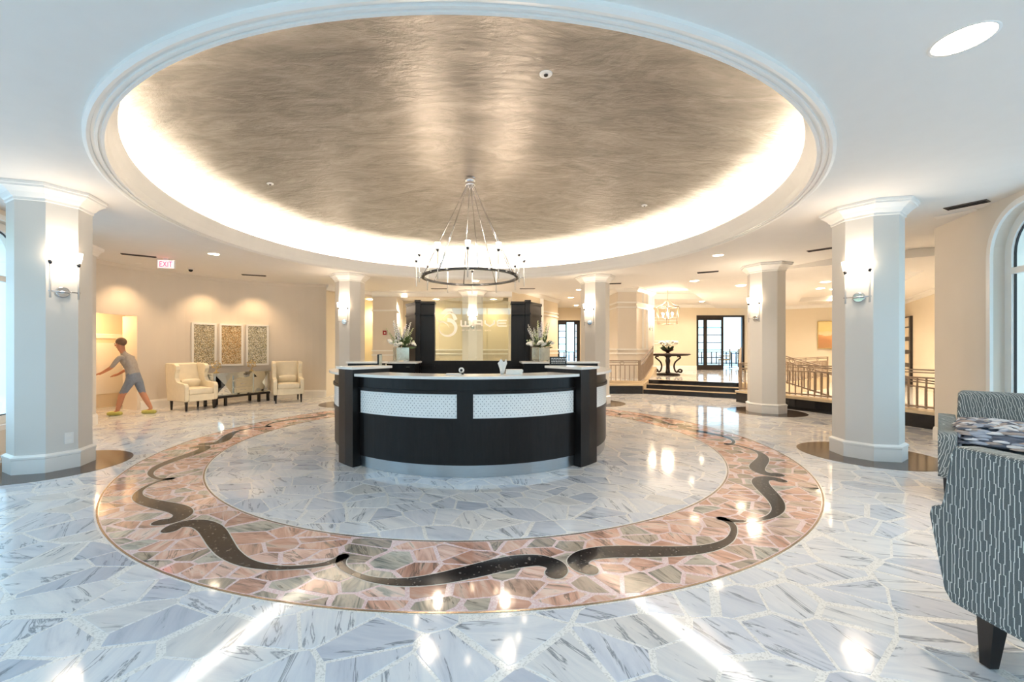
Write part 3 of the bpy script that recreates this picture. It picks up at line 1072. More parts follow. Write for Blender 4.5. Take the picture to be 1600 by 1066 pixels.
# right-hand room
p0, p1, p2 = Vector((11.4, 17.166)), Vector((14.95, 14.655)), Vector((10.2, 7.94))
wall('wall_right', [tuple(p1), tuple(p0)], 0, ZB, 'wall_cream')
wall('wall_right', [tuple(p2), tuple(p1)], 0, ZB, 'wall_cream')
MB().strip([tuple(p2), tuple(p1), tuple(p0)], crown_for(ZB - .16)).build('trim_18', M['trim'], kind='structure')
wall('wall_right', [(6.6, 5.2), (10.2, 7.94)], 0, ZB, 'wall_cream')
# ---- facade with arched windows
def facade(a, b, name, hole=None, t=0.28, z1=3.0, mat='wall'):
    A, B = Vector(a), Vector(b)
    L = (B - A).length
    d = (B - A) / L
    nrm = Vector((-d.y, d.x))                      # towards the room when travelling so that the room is on the left
    def P(u, z, o=0.0):
        q = A + d * u + nrm * o
        return (q.x, q.y, z)
    outer = [(0, 0), (L, 0), (L, z1), (0, z1)]
    if not hole:
        mb = MB()
        mb.add([P(u, z) for u, z in outer] + [P(u, z, -t) for u, z in outer], [(0, 1, 2, 3), (7, 6, 5, 4), (0, 4, 5, 1), (1, 5, 6, 2), (2, 6, 7, 3), (3, 7, 4, 0)])
        return struct(mb.build(name, M[mat])), P
    u0, u1, zs, zt, rad = hole
    loop = [(u0, zs), (u1, zs)]
    loop += [(u1 - rad + rad * cos(q), zt - rad + rad * sin(q)) for q in [PI / 2 * i / 8 for i in range(9)]]
    loop += [(u0 + rad - rad * sin(q), zt - rad + rad * cos(q)) for q in [PI / 2 * i / 8 for i in range(9)]]
    allp = outer + loop
    tris = tessellate_polygon([[Vector((u, z, 0)) for u, z in outer], [Vector((u, z, 0)) for u, z in loop]])
    n = len(allp)
    mb = MB()
    v = [P(u, z) for u, z in allp] + [P(u, z, -t) for u, z in allp]
    f = [tuple(q) for q in tris] + [tuple(i + n for i in q[::-1]) for q in tris]
    f += [(i, (i + 1) % 4, n + (i + 1) % 4, n + i) for i in range(4)]
    m = len(loop)
    f += [(4 + i, 4 + (i + 1) % m, n + 4 + (i + 1) % m, n + 4 + i) for i in range(m)]
    mb.add(v, f)
    w = struct(mb.build(name, M[mat]))
    return w, P, loop
nwin = [0]
def window(a, b, inset=(0.15, 0.15), zs=0.35, zt=2.88, rad=0.5, bars=1, wallname='wall_front', trans=2.18):
    A, B = Vector(a), Vector(b)
    L = (B - A).length
    w, P, loop = facade(a, b, wallname, (inset[0], L - inset[1], zs, zt, rad))
    nwin[0] += 1
    u0, u1 = inset[0], L - inset[1]
    c = ((u0 + u1) / 2, (zs + zt) / 2)
    def ringmesh(s0, s1, o0, o1):
        """frame following the opening: from inset s0 to inset s1, depth o0..o1"""
        def off(s):
            out = []
            for (u, z) in loop:
                lft = u < c[0]
                if z > zt - rad + 1e-6:
                    uc = u0 + rad if lft else u1 - rad
                    uu, zz = uc + (u - uc) * (rad - s) / rad, zt - rad + (z - zt + rad) * (rad - s) / rad
                else:
                    uu, zz = (u0 + s if lft else u1 - s), (zs + s if z <= zs + 1e-6 else z)
                out.append((uu, zz))
            return out
        a_, b_ = off(s0), off(s1)
        m = len(loop)
        v = [P(u, z, o0) for u, z in a_] + [P(u, z, o0) for u, z in b_] + [P(u, z, o1) for u, z in a_] + [P(u, z, o1) for u, z in b_]
        f = []
        for i in range(m):
            k = (i + 1) % m
            f += [(i, k, m + k, m + i), (2 * m + i, 3 * m + i, 3 * m + k, 2 * m + k), (m + i, m + k, 3 * m + k, 3 * m + i), (i, 2 * m + i, 2 * m + k, k)]
        return MB().add(v, f)
    fr = struct(ringmesh(0.0, 0.10, -.10, -.14).build('window_%d' % nwin[0], M['trim']))
    ringmesh(-0.05, 0.012, 0.0, 0.03).build('casing', M['trim'], fr)
    ringmesh(0.10, 0.113, -.122, -.138).build('sash', M['black_metal'], fr)
    mb = MB()
    q0, q1 = P(u0 + .1, trans, -.12), P(u1 - .1, trans, -.12)
    MB().beam(q0, q1, .05, .07).build('transom', M['trim'], fr)
    for i in range(bars):
        u = u0 + (u1 - u0) * (i + 1) / (bars + 1)
        MB().beam(P(u, zs + .1, -.125), P(u, zt - .1, -.125), .04, .04).build('mullion', M['black_metal'], fr)
    m = len(loop)
    def off2(s):
        return [(min(max(u, u0 + s), u1 - s), min(max(z, zs + s), zt - s)) for u, z in loop]
    pl = off2(.115)
    MB().add([P(u, z, -.13) for u, z in pl], [tuple(range(m))]).build('pane', M['glass'], fr, fix=False)
    # world portal in the opening
    mid = P(c[0], c[1], -.24)
    nrm = Vector(P(c[0], c[1], 1.0)) - Vector(P(c[0], c[1], 0))
    l = bpy.data.lights.new('daylight_portal', 'AREA')
    l.shape = 'RECTANGLE'
    l.size = u1 - u0
    l.size_y = zt - zs
    l.cycles.is_portal = True
    po = bpy.data.objects.new('daylight_portal', l)
    po.location = mid
    po.rotation_euler = nrm.to_track_quat('-Z', 'Y').to_euler()
    col.objects.link(po)
    return fr
# going round with the room on the left: from the right pier, behind the camera, to the left pier
FP = [(6.36, 5.82), (5.96, 4.89), (5.0, 2.62), (4.05, 0.95), (2.2, -1.0), (-2.2, -1.0), (-4.05, .95), (-5.2, 2.9), (-6.2, 5.7)]
FP = FP[::-1]
window(FP[0], FP[1], (0.1, .15))
window(FP[1], FP[2], (0.2, .2))
window(FP[2], FP[3], (0.2, .2), zs=.3)
window(FP[3], FP[4], (0.25, .25), zs=.12, zt=2.96, bars=3)
window(FP[4], FP[5], (0.2, .2), zs=.3)
window(FP[5], FP[6], (0.2, .2))
window(FP[6], FP[7], (0.15, .10))
facade(FP[7], FP[8], 'wall_pier', mat='wall')
MB().strip([FP[7], FP[8]], BASE).build('baseboard_pier', M['trim'], kind='structure')
# outside world
gr = MB().add([(-60, -60, -.03), (60, -60, -.03), (60, -2.25, -.03), (-60, -2.25, -.03)], [(0, 1, 2, 3)])
gr.add([(-60, -2.25, -.03), (-12.01, -2.25, -.03), (-12.01, 24, -.03), (-60, 24, -.03)], [(0, 1, 2, 3)])
gr.add([(2.4, 22.02, HP - .02), (30, 22.02, HP - .02), (30, 60, HP - .02), (2.4, 60, HP - .02)], [(0, 1, 2, 3)])
struct(gr.build('ground', M['patio'], fix=False))
struct(MB().box((0, -16, 1.9), (46, 1.0, 3.8)).build('exterior_wall', M['exterior']))
for s, nm in ((-1, 'left'), (1, 'right')):
    a = Vector((s * 6.9, 4.9)); b = Vector((s * 5.6, 2.0))
    d = (b - a).normalized(); nn = Vector((d.y, -d.x)) if s < 0 else Vector((-d.y, d.x))
    if nn.x * s < 0:
        nn = -nn
    q = [a - d * .5, b + d * 1.0, b + d * 1.0 + nn * 1.0, a - d * .5 + nn * 1.0]
    struct(MB().prism([tuple(x) for x in q], 2.75, 2.95).build('exterior_canopy', M['canopy']))
struct(MB().box((-9.6, 6.75, 1.6), (5.2, .2, 3.2)).build('exterior_wall', M['trim']))  # white wall added outside the left window so its panes look bright
struct(MB().box((9.6, 6.05, 1.6), (4.6, .1, 3.2)).build('exterior_wall', M['trim']))  # added white surface giving the right window a bright view
# ---- columns
OCT = cos(PI / 8)
def column(x, y, phi, label):
    t = bpy.data.objects.new('column', None)
    t.location = (x, y, 0)
    t.rotation_euler = (0, 0, phi)
    col.objects.link(t)
    tag(t, label, 'column', None, 'structure')
    A = PI / 8
    MB().lathe([(.305 / OCT, 0), (.305 / OCT, 3.0)], 8, a0=A, smooth=False).build('shaft', M['column'], t)
    MB().lathe([(r / OCT, z) for r, z in ((.33, 0.003), (.33, .15), (.337, .155), (.337, .175), (.323, .185), (.306, .195))], 8, a0=A, smooth=False).build('baseboard', M['trim'], t)
    MB().lathe([(r / OCT, z) for r, z in ((.306, 2.83), (.318, 2.835), (.318, 2.86), (.33, 2.87), (.355, 2.905), (.395, 2.94), (.41, 2.945), (.41, 2.965), (.425, 2.97), (.425, 2.999))], 8, a0=A, smooth=False).build('crown_moulding', M['trim'], t)
    MB().lathe([(.69, .0016), (.69, .0034)], 48, smooth=False).build('floor_inlay', M['brown_stone'], t)
    return t
COLS = {}
for key, x, y, lab in (('L', -4.82, 4.53, 'large octagonal column at the left window, with wall outlet'), ('R', 4.64, 5.00, 'large octagonal column nearest the armchairs on the right'),
                       ('L2', -3.21, 9.6, 'octagonal column behind the left end of the desk'), ('R2', 2.57, 9.75, 'octagonal column behind the right end of the desk'),
                       ('R3', 5.72, 8.40, 'octagonal column beside the entry steps railing'), ('M', -.43, 12.2, 'octagonal column seen through the glass sign')):
    phi = math.atan2(CY - y, CX - x)
    COLS[key] = (x, y, phi)
    column(x, y, phi, lab)
def text_mesh(name, body, size, mat, parent, loc, center=False, sx_=1.0):
    fc = bpy.data.curves.new(name, 'FONT')
    fc.body = body
    fc.size = size
    fc.extrude = .002
    if center:
        fc.align_x = 'CENTER'
    fo = bpy.data.objects.new(name, fc)
    col.objects.link(fo)
    bpy.context.view_layer.update()
    me = bpy.data.meshes.new_from_object(fo.evaluated_get(bpy.context.evaluated_depsgraph_get()))
    bpy.data.objects.remove(fo)
    me.materials.clear()
    me.materials.append(mat)
    o = bpy.data.objects.new(name, me)
    o.location = loc
    o.rotation_euler = (PI / 2, 0, 0)
    o.scale = (sx_, 1, 1)
    o.parent = parent
    col.objects.link(o)
    return o
# ================================================================== RECEPTION DESK
DC = (CX, CY)
desk = thing('reception_desk', 'round espresso wood reception desk with white mosaic bands and steel kickplate', 'reception desk', (CX, CY, 0))
def A_(deg):
    return R(deg)
Z2 = (0.0, 0.0)
def desk_section(a0, a1, stile, idx):
    """one curved counter front between two posts (degrees)"""
    n = max(10, int((a1 - a0) / 2.5))
    h = R(2.45)
    MB().arc(1.84, 1.86, .003, .13, R(a0), R(a1), n, c=Z2).build('kickplate', M['steel'], desk)
    body = MB().arc(1.80, 1.875, .125, .99, R(a0), R(a1), n, c=Z2).build('front_panel', M['espresso'], desk)
    MB().arc(1.875, 1.885, .565, .595, R(a0), R(a1), n, c=Z2).build('moulding', M['espresso'], body)
    MB().arc(1.875, 1.893, .84, .872, R(a0), R(a1), n, c=Z2).build('moulding', M['espresso'], body)
    spans = [(R(a0 + .8), R(a1 - .8))]
    if stile is not None:
        MB().arc(1.875, 1.888, .13, .99, R(stile) - h, R(stile) + h, 4, c=Z2).build('stile', M['espresso'], desk)
        spans = [(R(a0 + .8), R(stile) - h), (R(stile) + h, R(a1 - .8))]
    for s0, s1 in spans:
        m = MB().arc(1.874, 1.879, .597, .838, s0, s1, n, c=Z2).build('mosaic_band', M['mosaic'], desk)
        # dark diamond dots between the white tiles
        mb = MB()
        da = .0205 / 1.88
        cols_ = int((s1 - s0) / da)
        for i in range(cols_):
            a = s0 + (i + .5) * (s1 - s0) / cols_
            for j in range(5):
                z = .622 + j * .048 + (.024 if i % 2 else 0)
                if z > .83:
                    continue
                w, hh = .0055 / 1.88, .0055
                v = []
                for q, zz in ((a - w, z), (a, z - hh), (a + w, z), (a, z + hh)):
                    v.append((1.8815 * sin(q), -1.8815 * cos(q), zz))
                mb.add(v, [(0, 1, 2, 3)])
        mb.build('mosaic_dot', M['dot'], m, fix=False, kind='stuff')
    MB().arc(1.50, 1.945, .992, 1.022, R(a0), R(a1), n, c=Z2).build('countertop', M['quartz'], desk, bevel=.004)
    MB().arc(1.22, 1.55, .72, .75, R(a0 + 3), R(a1 - 3), n, c=Z2).build('work_surface', M['quartz'], desk)
M['mosaic'] = simple('white_mosaic_tile', '#f1f1ee', 0.25, var=0.04, scale=40, bump=0.15, bscale=120)
M['dot'] = simple('grey_mosaic_dot', '#5d666c', 0.3, var=0.15, scale=40)
HP_ = 4.75
desk_section(-44 + HP_, 44 - HP_, 0, 0)
desk_section(44 + HP_, 105 - HP_, None, 1)
desk_section(-105 + HP_, -44 - HP_, None, 2)
for a in (-44, 44, -105, 105):
    front = abs(a) < 90
    h = R(HP_)
    q = MB().arc(1.47, 1.96, .003, 1.067, R(a) - h, R(a) + h, 2, c=Z2).build('post', M['espresso'], desk)
    MB().arc(1.44, 1.985, 1.067, 1.096, R(a) - h * 1.12, R(a) + h * 1.12, 2, c=Z2).build('post_cap', M['quartz'], desk, bevel=.003)
# ---- back screen with the glass sign
scr = thing('back_screen', 'tall espresso panelled screen framing the glass sign behind the desk', 'screen', (-.25, 7.2, 0))
def panel(mb, a, b, z0, z1, t=.10):
    A, B = Vector(a), Vector(b)
    d = (B - A).normalized(); n = Vector((-d.y, d.x))
    if n.y < 0: n = -n
    mb.prism([tuple(A), tuple(B), tuple(B + n * t), tuple(A + n * t)], z0, z1)
    return mb
zt_ = 2.085
MB().box((0, .10, .54), (1.40, .16, 1.08)).build('base_panel', M['espresso'], scr)
for s in (-1, 1):
    MB().box((s * .80, .11, zt_ / 2), (.245, .14, zt_)).build('side_panel', M['espresso'], scr)
    MB().box((s * .80, .025, .99), (.245, .03, .03)).build('moulding', M['espresso'], scr)
    MB().box((s * .80, .025, 1.905), (.245, .04, .03)).build('moulding', M['espresso'], scr)
    MB().box((s * .965, .09, zt_ / 2 + .01), (.085, .20, zt_ + .02)).build('pilaster', M['espresso'], scr)
    MB().box((s * .965, .08, 1.905), (.10, .235, .035)).build('moulding', M['espresso'], scr)
    MB().box((s * .965, .08, zt_ + .04), (.105, .24, .04)).build('pilaster_cap', M['espresso'], scr)
    MB().box((s * .80, .10, zt_ + .02), (.26, .19, .04)).build('panel_cap', M['espresso'], scr)
    w = panel(MB(), (s * 1.0, .08), (s * 1.27, .50), 0, zt_, .08).build('wing_panel', M['espresso'], scr)
    panel(MB(), (s * .985, .05), (s * 1.285, .50), zt_, zt_ + .045, .14).build('wing_cap', M['espresso'], scr)
    panel(MB(), (s * .985, .06), (s * 1.285, .50), 1.885, 1.92, .12).build('moulding', M['espresso'], scr)
g = []
hw = .675
for i in range(17):
    u = -hw + 2 * hw * i / 16
    g.append((u, 2.12 + .10 * (1 - (u / hw) ** 2)))
v = [(-hw, .12, 1.08)] + [(u, .12, z) for u, z in g] + [(hw, .12, 1.08)]
m_ = len(v)
v2 = [(x, .132, z) for x, y, z in v]
MB().add(v + v2, [tuple(range(m_)), tuple(range(2 * m_ - 1, m_ - 1, -1))] + [(i, (i + 1) % m_, m_ + (i + 1) % m_, m_ + i) for i in range(m_)]).build('glass_panel', M['glass_sign'], scr, label='clear arched glass panel carrying the hotel sign')
M['letter'] = simple('frosted_cream_lettering', '#fbeedd', 0.5, var=0.01)
def stroke(mb, pts, w, y0=.108, y1=.116, closed=False):
    """flat ribbon in the sign plane; pts (px, py) taken on the panel"""
    P = [Vector(p) for p in pts]
    L = len(P)
    ws = w if isinstance(w, (list, tuple)) else [w] * L
    v = []
    for i in range(L):
        d1 = (P[i] - P[i - 1]).normalized() if i > 0 else (P[1] - P[0]).normalized()
        d2 = (P[i + 1] - P[i]).normalized() if i < L - 1 else d1
        n = Vector((-d1.y - d2.y, d1.x + d2.x))
        n = n / max(.3, n.length_squared) * 2 if n.length > 1e-6 else Vector((-d1.y, d1.x))
        for s in (-1, 1):
            q = P[i] + n * ws[i] / 2 * s
            v += [(q.x, y0, q.y), (q.x, y1, q.y)]
    f = []
    for i in range(L - 1):
        b, c_ = 4 * i, 4 * i + 4
        f += [(b, c_, c_ + 2, b + 2), (b + 1, b + 3, c_ + 3, c_ + 1), (b, b + 1, c_ + 1, c_), (b + 2, c_ + 2, c_ + 3, b + 3)]
    f += [(0, 2, 3, 1), (4 * L - 4, 4 * L - 3, 4 * L - 1, 4 * L - 2)]
    mb.add(v, f)
    return mb
def sg(px, py, Y=7.31):
    return ((px - 761) / 640 * Y + .25, 1.3 + (544.4 - py) / 640 * Y)
LW = .026
def letters(name, strokes):
    mb = MB()
    for s in strokes:
        stroke(mb, [sg(*p) for p in s], LW)
    mb.build(name, M['letter'], scr)
letters('letter_w', [[(720.5, 500.3), (720.5, 508), (721.5, 509.5), (733, 509.5), (734, 508), (734, 500.3)], [(727.2, 502), (727.2, 509.5)]])
letters('letter_a', [[(739, 510), (739, 503), (740.5, 501), (752, 501), (753, 502.5), (753, 510)], [(739, 506.3), (753, 506.3)]])
letters('letter_v', [[(758, 500.3), (758, 505.5), (765.3, 510), (772.3, 505.5), (772.3, 500.3)]])
letters('letter_e', [[(792, 500.8), (779, 500.8), (777.3, 502.5), (777.3, 508), (779, 509.6), (792, 509.6)], [(777.3, 505.2), (791, 505.2)]])
mb = MB()
for x0_, x1_ in ((721, 726), (728, 733), (738, 742), (745, 752)):
    stroke(mb, [sg(x0_, 516), sg(x1_, 516)], .008)
mb.build('small_lettering', M['letter'], scr, kind='stuff')
text_mesh('sign_word', 'BEACH', .036, M['letter'], scr, (sg(757, 517.5)[0], .112, sg(757, 517.5)[1]))['kind'] = 'stuff'
mb = MB()
arcp = []
for i in range(41):
    a = R(150 + 350 * i / 40 * .86)
    arcp.append(sg(699 + 13.2 * cos(a), 512.5 - 12.5 * sin(a)))
ws_ = [.012 + .062 * (i / 40) ** 1.1 for i in range(41)]
stroke(mb, arcp, ws_)
mb.build('emblem_body', M['letter'], scr)
mb = MB()
stroke(mb, [sg(*p) for p in ((712, 500), (709, 493), (705, 489), (700, 490), (694, 495), (688.5, 500.5))], [.07, .055, .04, .025, .014, .008])
mb.build('emblem_arm', M['letter'], scr)
mb = MB()
stroke(mb, [sg(*p) for p in ((689, 504), (684, 501), (681, 496))], [.03, .028, .004])
stroke(mb, [sg(*p) for p in ((687, 503), (693, 503), (699, 507), (702, 512))], [.03, .026, .018, .004])
mb.build('emblem_tail', M['letter'], scr)
mb = MB()
stroke(mb, [sg(*p) for p in ((691, 487), (697, 484.5), (704, 485), (707, 489))], [.008, .05, .06, .03])
mb.build('emblem_head', M['letter'], scr)
# low cabinets either side of the screen
for s, lab in ((-1, 'low espresso cabinet with white top under the left flower vase'), (1, 'low espresso cabinet with white top under the right flower vase')):
    x = -1.40 if s < 0 else .83
    t = thing('side_cabinet', lab, 'cabinet', (x, 6.86, 0), 0, 'cabinets beside the back screen')
    MB().box((0, 0, .525), (.46, .42, 1.05)).build('body', M['espresso'], t)
    MB().box((0, 0, 1.065), (.54, .50, .03)).build('top', M['quartz'], t, bevel=.003)
    MB().box((0.12, -.216, .99), (.06, .012, .022)).build('handle', M['chrome'], t)
# ---- flowers
def bloom_mesh():
    mb = MB()
    for k in range(9):
        a = k * 2.4
        r = .004 + .0028 * k
        mb.ball((r * cos(a), r * sin(a), .006 - .0018 * k), .019, 6, 4, (1, .8, .7))
    return mb.mesh('bloom', M['petal'])
BLOOM = bloom_mesh()
BUD = MB().ball((0, 0, 0), .022, 8, 5, (1, 1, 1.15)).mesh('bud', M['petal_green'])
def spike_mesh(mat, seed):
    q = random.Random(seed)
    mb = MB()
    mb.tube([(0, 0, 0), (.004, 0, .15), (0, .004, .34)], [.003, .0025, .0015], 5, m=1)
    for k in range(22):
        z = .12 + .22 * k / 22
        a = k * 2.4
        r = .016 * (1.15 - k / 26)
        mb.ball((r * cos(a), r * sin(a), z), .012 * (1.1 - k / 40), 5, 3, (1, 1, .8))
    return mb.mesh('flower_spike', [mat, M['leaf']])
SPIKES = [spike_mesh(M['petal'], 1), spike_mesh(M['petal_blue'], 2), spike_mesh(M['petal_green'], 3)]
LEAF = MB().add([(0, 0, 0), (-.012, 0, .05), (.012, 0, .05), (-.014, .006, .11), (.014, .006, .11), (0, .022, .17)], [(0, 2, 1), (1, 2, 4, 3), (3, 4, 5)]).mesh('leaf', M['leaf'])
def put(me, parent, loc, rot=(0, 0, 0), sc=1.0, name=None):
    o = bpy.data.objects.new(name or me.name.split('.')[0], me)
    o.location = loc
    o.rotation_euler = rot
    o.scale = (sc, sc, sc)
    o.parent = parent
    col.objects.link(o)
    return o
def bouquet(parent, z0, seed, rad=.12):
    q = random.Random(seed)
    for k in range(11):
        a = k * 2 * PI / 11 + q.uniform(-.2, .2)
        r = rad * (1.05 if k % 3 else .4) * q.uniform(.8, 1.25)
        put(BLOOM, parent, (r * cos(a) * 1.3, r * sin(a), z0 + .06 + q.uniform(-.01, .06)), (q.uniform(.2, .9) * sin(a) * -1, q.uniform(.2, .9) * cos(a), a), q.uniform(1.2, 1.9))
    for k in range(9):
        a = q.uniform(0, 2 * PI)
        r = rad * q.uniform(.3, 1.2)
        put(BUD, parent, (r * cos(a) * 1.4, r * sin(a), z0 + .09 + q.uniform(-.03, .08)), (0, 0, a), q.uniform(.6, 1.0))
    for k in range(15):
        a = q.uniform(0, 2 * PI)
        tilt = q.uniform(.08, .62)
        put(SPIKES[k % 3], parent, (.03 * cos(a), .03 * sin(a), z0), (-tilt * sin(a), tilt * cos(a), 0), q.uniform(1.0, 1.4))
    for k in range(44):
        a = q.uniform(0, 2 * PI)
        tilt = q.uniform(.3, 1.75)
        put(LEAF, parent, (.05 * cos(a), .05 * sin(a), z0 + q.uniform(-.01, .08)), (-tilt * sin(a), tilt * cos(a), 0) if k % 2 else (tilt * .9, 0, a), q.uniform(.7, 1.35))
for x, y, lab, seed in ((-1.44, 6.86, 'tall white flower arrangement in a mirrored cube vase, left of the screen', 4), (.90, 6.86, 'tall white flower arrangement in a mirrored cube vase, right of the screen', 9)):
    t = thing('flower_arrangement', lab, 'flowers', (x, y, 1.081), 0.5, 'flower arrangements beside the screen')
    MB().box((0, 0, .125), (.215, .215, .22)).build('vase', M['vase'], t, bevel=.006)
    for sx_ in (-1, 1):
        for sy_ in (-1, 1):
            MB().box((sx_ * .085, sy_ * .085, .008), (.03, .03, .016)).build('foot', M['chrome'], t)
    for k in range(4):
        mb = MB()
        for d in (-1, 1):
            mb.beam((-.095, -.109, .125 - d * .10), (.095, -.109, .125 + d * .10), .003, .004)
        mb.xf(Matrix.Rotation(PI / 2 * k, 4, 'Z')).build('lattice', M['chrome'], t)
    bouquet(t, .225, seed, .15)
# ---- things on the desk
t = thing('desk_monitor', 'thin dark monitor seen edge-on at the left end of the desk', 'monitor', (-1.50, 5.72, .752), R(99))
MB().box((0, 0, .01), (.2, .14, .018)).build('base', M['black'], t)
MB().box((0, .02, .12), (.04, .02, .22)).build('stem', M['black'], t)
MB().box((0, 0, .33), (.42, .02, .27)).build('casing', M['black'], t, bevel=.004)
MB().box((0, -.0115, .33), (.40, .003, .25)).build('screen', M['screen'], t)
p = P3(872, 569.5, 4.95)
t = thing('counter_sign', 'small black sign with pale lettering on the right post cap', 'sign', (p.x, p.y, 1.097), R(4))
MB().box((0, 0, .052), (.205, .02, .10)).build('board', M['black'], t, bevel=.002)
MB().box((0, .015, .006), (.16, .05, .012)).build('foot', M['black'], t)
mb = MB()
q = random.Random(5)
for i in range(4):
    x = -.085
    while x < .08:
        w = q.uniform(.012, .03)
        mb.box((x + w / 2, -.0105, .082 - i * .019), (w, .002, .0085))
        x += w + .006
mb.build('lettering', M['plastic'], t)
ZT = 1.0225
p = P3(721, 584.5, 4.35)
t = thing('webcam', 'tiny round white webcam on the desk counter', 'webcam', (p.x, p.y, ZT))
MB().box((0, .01, .008), (.05, .05, .016)).build('base', M['black'], t)
MB().ball((0, 0, .045), .03, 14, 8, (1, .7, 1)).build('ring', M['plastic'], t)
MB().ball((0, -.018, .045), .014, 10, 6, (1, .5, 1)).build('lens', M['black'], t)
p = P3(709, 585, 4.32)
t = tag(MB().box((p.x, p.y, ZT + .006), (.16, .10, .012)).build('notepad', M['paper'], bevel=.002), 'white notepad lying beside the webcam on the counter', 'notepad')
p = P3(803, 585.2, 4.40)
for i, lab in enumerate(('lower white stack of paper on the counter', 'upper white stack of paper on the counter')):
    tag(MB().box((p.x + .004 * i, p.y, ZT + .0125 + .0255 * i), (.175, .12, .025), R(2 * i)).build('paper_stack', M['paper'], bevel=.001), lab, 'paper', 'paper stacks on the counter')
p = P3(785, 585.2, 4.40)
t = thing('brochure_holder', 'slim white fluted holder standing beside the paper stacks', 'holder', (p.x, p.y, ZT))
mb = MB()
n_ = 16
v, f = [], []
for j, (z, r) in enumerate(((0, .022), (.05, .027), (.10, .04), (.115, .046), (.145, .036))):
    for i in range(n_):
        a = 2 * PI * i / n_
        rr_ = r * (1 + .16 * cos(4 * a) * z / .14)
        zz = z + (.018 * cos(3 * a) if j == 4 else 0)
        v.append((rr_ * cos(a), rr_ * .6 * sin(a), zz))
for j in range(4):
    for i in range(n_):
        f.append((j * n_ + i, j * n_ + (i + 1) % n_, (j + 1) * n_ + (i + 1) % n_, (j + 1) * n_ + i))
mb.add(v, f + [tuple(range(n_ - 1, -1, -1))], True).build('body', M['plastic'], t)
mb = MB()
for i in range(3):
    mb.box((-.012 + .012 * i, 0, .085), (.008, .03, .10), .2 * i)
mb.build('leaflet', M['paper'], t)
# ================================================================== CHANDELIER
ch = thing('ring_chandelier', 'large chrome ring chandelier with twelve frosted lights above the desk', 'chandelier', (-.245, 5.97, 0))
MB().lathe([(.06, 3.66), (.075, 3.665), (.075, 3.70), (.062, 3.705), (.062, 3.72), (.075, 3.725), (.075, 3.77), (.05, 3.78)], 24).build('canopy', M['chrome'], ch)
rg = MB()
prof = [(.665, 2.315), (.705, 2.315), (.705, 2.345), (.665, 2.345)]
rg.sweep(prof, 0, 2 * PI, 64, smooth=False, c=(0, 0)).build('ring', M['nickel'], ch)
for k in range(8):
    a = 2 * PI * (k + .25) / 8
    MB().tube([(.05 * cos(a), .05 * sin(a), 3.67), (.685 * cos(a), .685 * sin(a), 2.34)], .0075, 8).build('hanger_rod', M['chrome'], ch)
for k in range(32):
    a = 2 * PI * k / 32
    MB().box((0, 0, 0), (.008, .032, .018)).xf(Matrix.Translation((.71 * cos(a), .71 * sin(a), 2.33)) @ Matrix.Rotation(a, 4, 'Z')).build('ring_clasp', M['chrome'], ch) if k % 2 == 0 else None
arm_m = MB().tube([(.70, 0, 2.33), (.80, 0, 2.33)], .006, 6).mesh('arm', M['chrome'])
rod_m = MB().tube([(.785, 0, 2.20), (.785, 0, 2.55)], .008, 8).mesh('glass_rod', M['glass_rod'])
soc_m = MB().lathe([(.010, 2.55), (.020, 2.565), (.022, 2.585), (.012, 2.592)], 12, (.785, 0, 0)).mesh('socket', M['nickel'])
shd_m = MB().lathe([(.020, 2.588), (.030, 2.62), (.036, 2.665), (.033, 2.665), (.018, 2.592)], 14, (.785, 0, 0), caps=False).mesh('shade', M['shade_glow'])
for k in range(12):
    a = -PI / 2 + 2 * PI * k / 12
    for me in (arm_m, rod_m, soc_m, shd_m):
        o = put(me, ch, (0, 0, 0), (0, 0, a))
for k in range(4):
    a = PI / 4 + PI / 2 * k
    lamp('chandelier_light', 'POINT', (-.245 + .76 * cos(a), 5.97 + .76 * sin(a), 2.72), 15, WARM2, .05)
# ================================================================== SCONCES
def make_sconce():
    t = thing('wall_sconce', '', 'sconce')
    MB().lathe([(.058, 0), (.060, .008), (.05, .016)], 24).xf(Matrix.Rotation(-PI / 2, 4, 'X')).build('back_plate', M['chrome'], t)
    MB().tube([(0, .01, 0), (0, .06, 0)], .009, 8).build('arm', M['chrome'], t)
    MB().tube([(-.125, .06, 0), (.125, .06, 0)], .007, 8).build('crossbar', M['chrome'], t)
    for s in (-1, 1):
        MB().tube([(s * .11, .06, -.07), (s * .11, .06, .285)], .009, 8).build('glass_rod', M['glass_rod'], t)
        MB().lathe([(.010, .28), (.017, .295), (.018, .32), (.012, .325)], 12, (s * .11, .06, 0)).build('socket', M['nickel'], t)
        MB().lathe([(.018, .32), (.030, .37), (.036, .43), (.033, .43), (.015, .325)], 14, (s * .11, .06, 0), caps=False).build('shade', M['shade_glow'], t)
    return t
SC = make_sconce()
first = [True]
def sconce(colkey, k, label, z=1.9, energy=6):
    x, y, phi = COLS[colkey]
    a = phi + k * PI / 4
    loc = (x + .306 * cos(a), y + .306 * sin(a), z)
    if first[0]:
        first[0] = False
        t = SC
        t.location = loc
        t.rotation_euler = (0, 0, a - PI / 2)
        t['label'] = label
    else:
        t = dup(SC, loc, a - PI / 2, label)
    t['group'] = 'twin-light sconces on the columns'
    lamp('sconce_light', 'POINT', (x + .42 * cos(a), y + .42 * sin(a), z + .40), energy, WARM2, .05)
sconce('L', -1, 'chrome twin-light sconce on the left window column')
sconce('R', 1, 'chrome twin-light sconce on the column nearest the armchairs')
sconce('L2', -1, 'chrome twin-light sconce on the column left of the screen')
sconce('R2', 0, 'chrome twin-light sconce on the column right of the screen')
sconce('R3', 0, 'left-facing twin-light sconce on the column by the entry steps')
sconce('R3', 4, 'twin-light sconce on the far side of the column by the steps')
sconce('M', 0, 'twin-light sconce seen through the glass sign', 1.92)
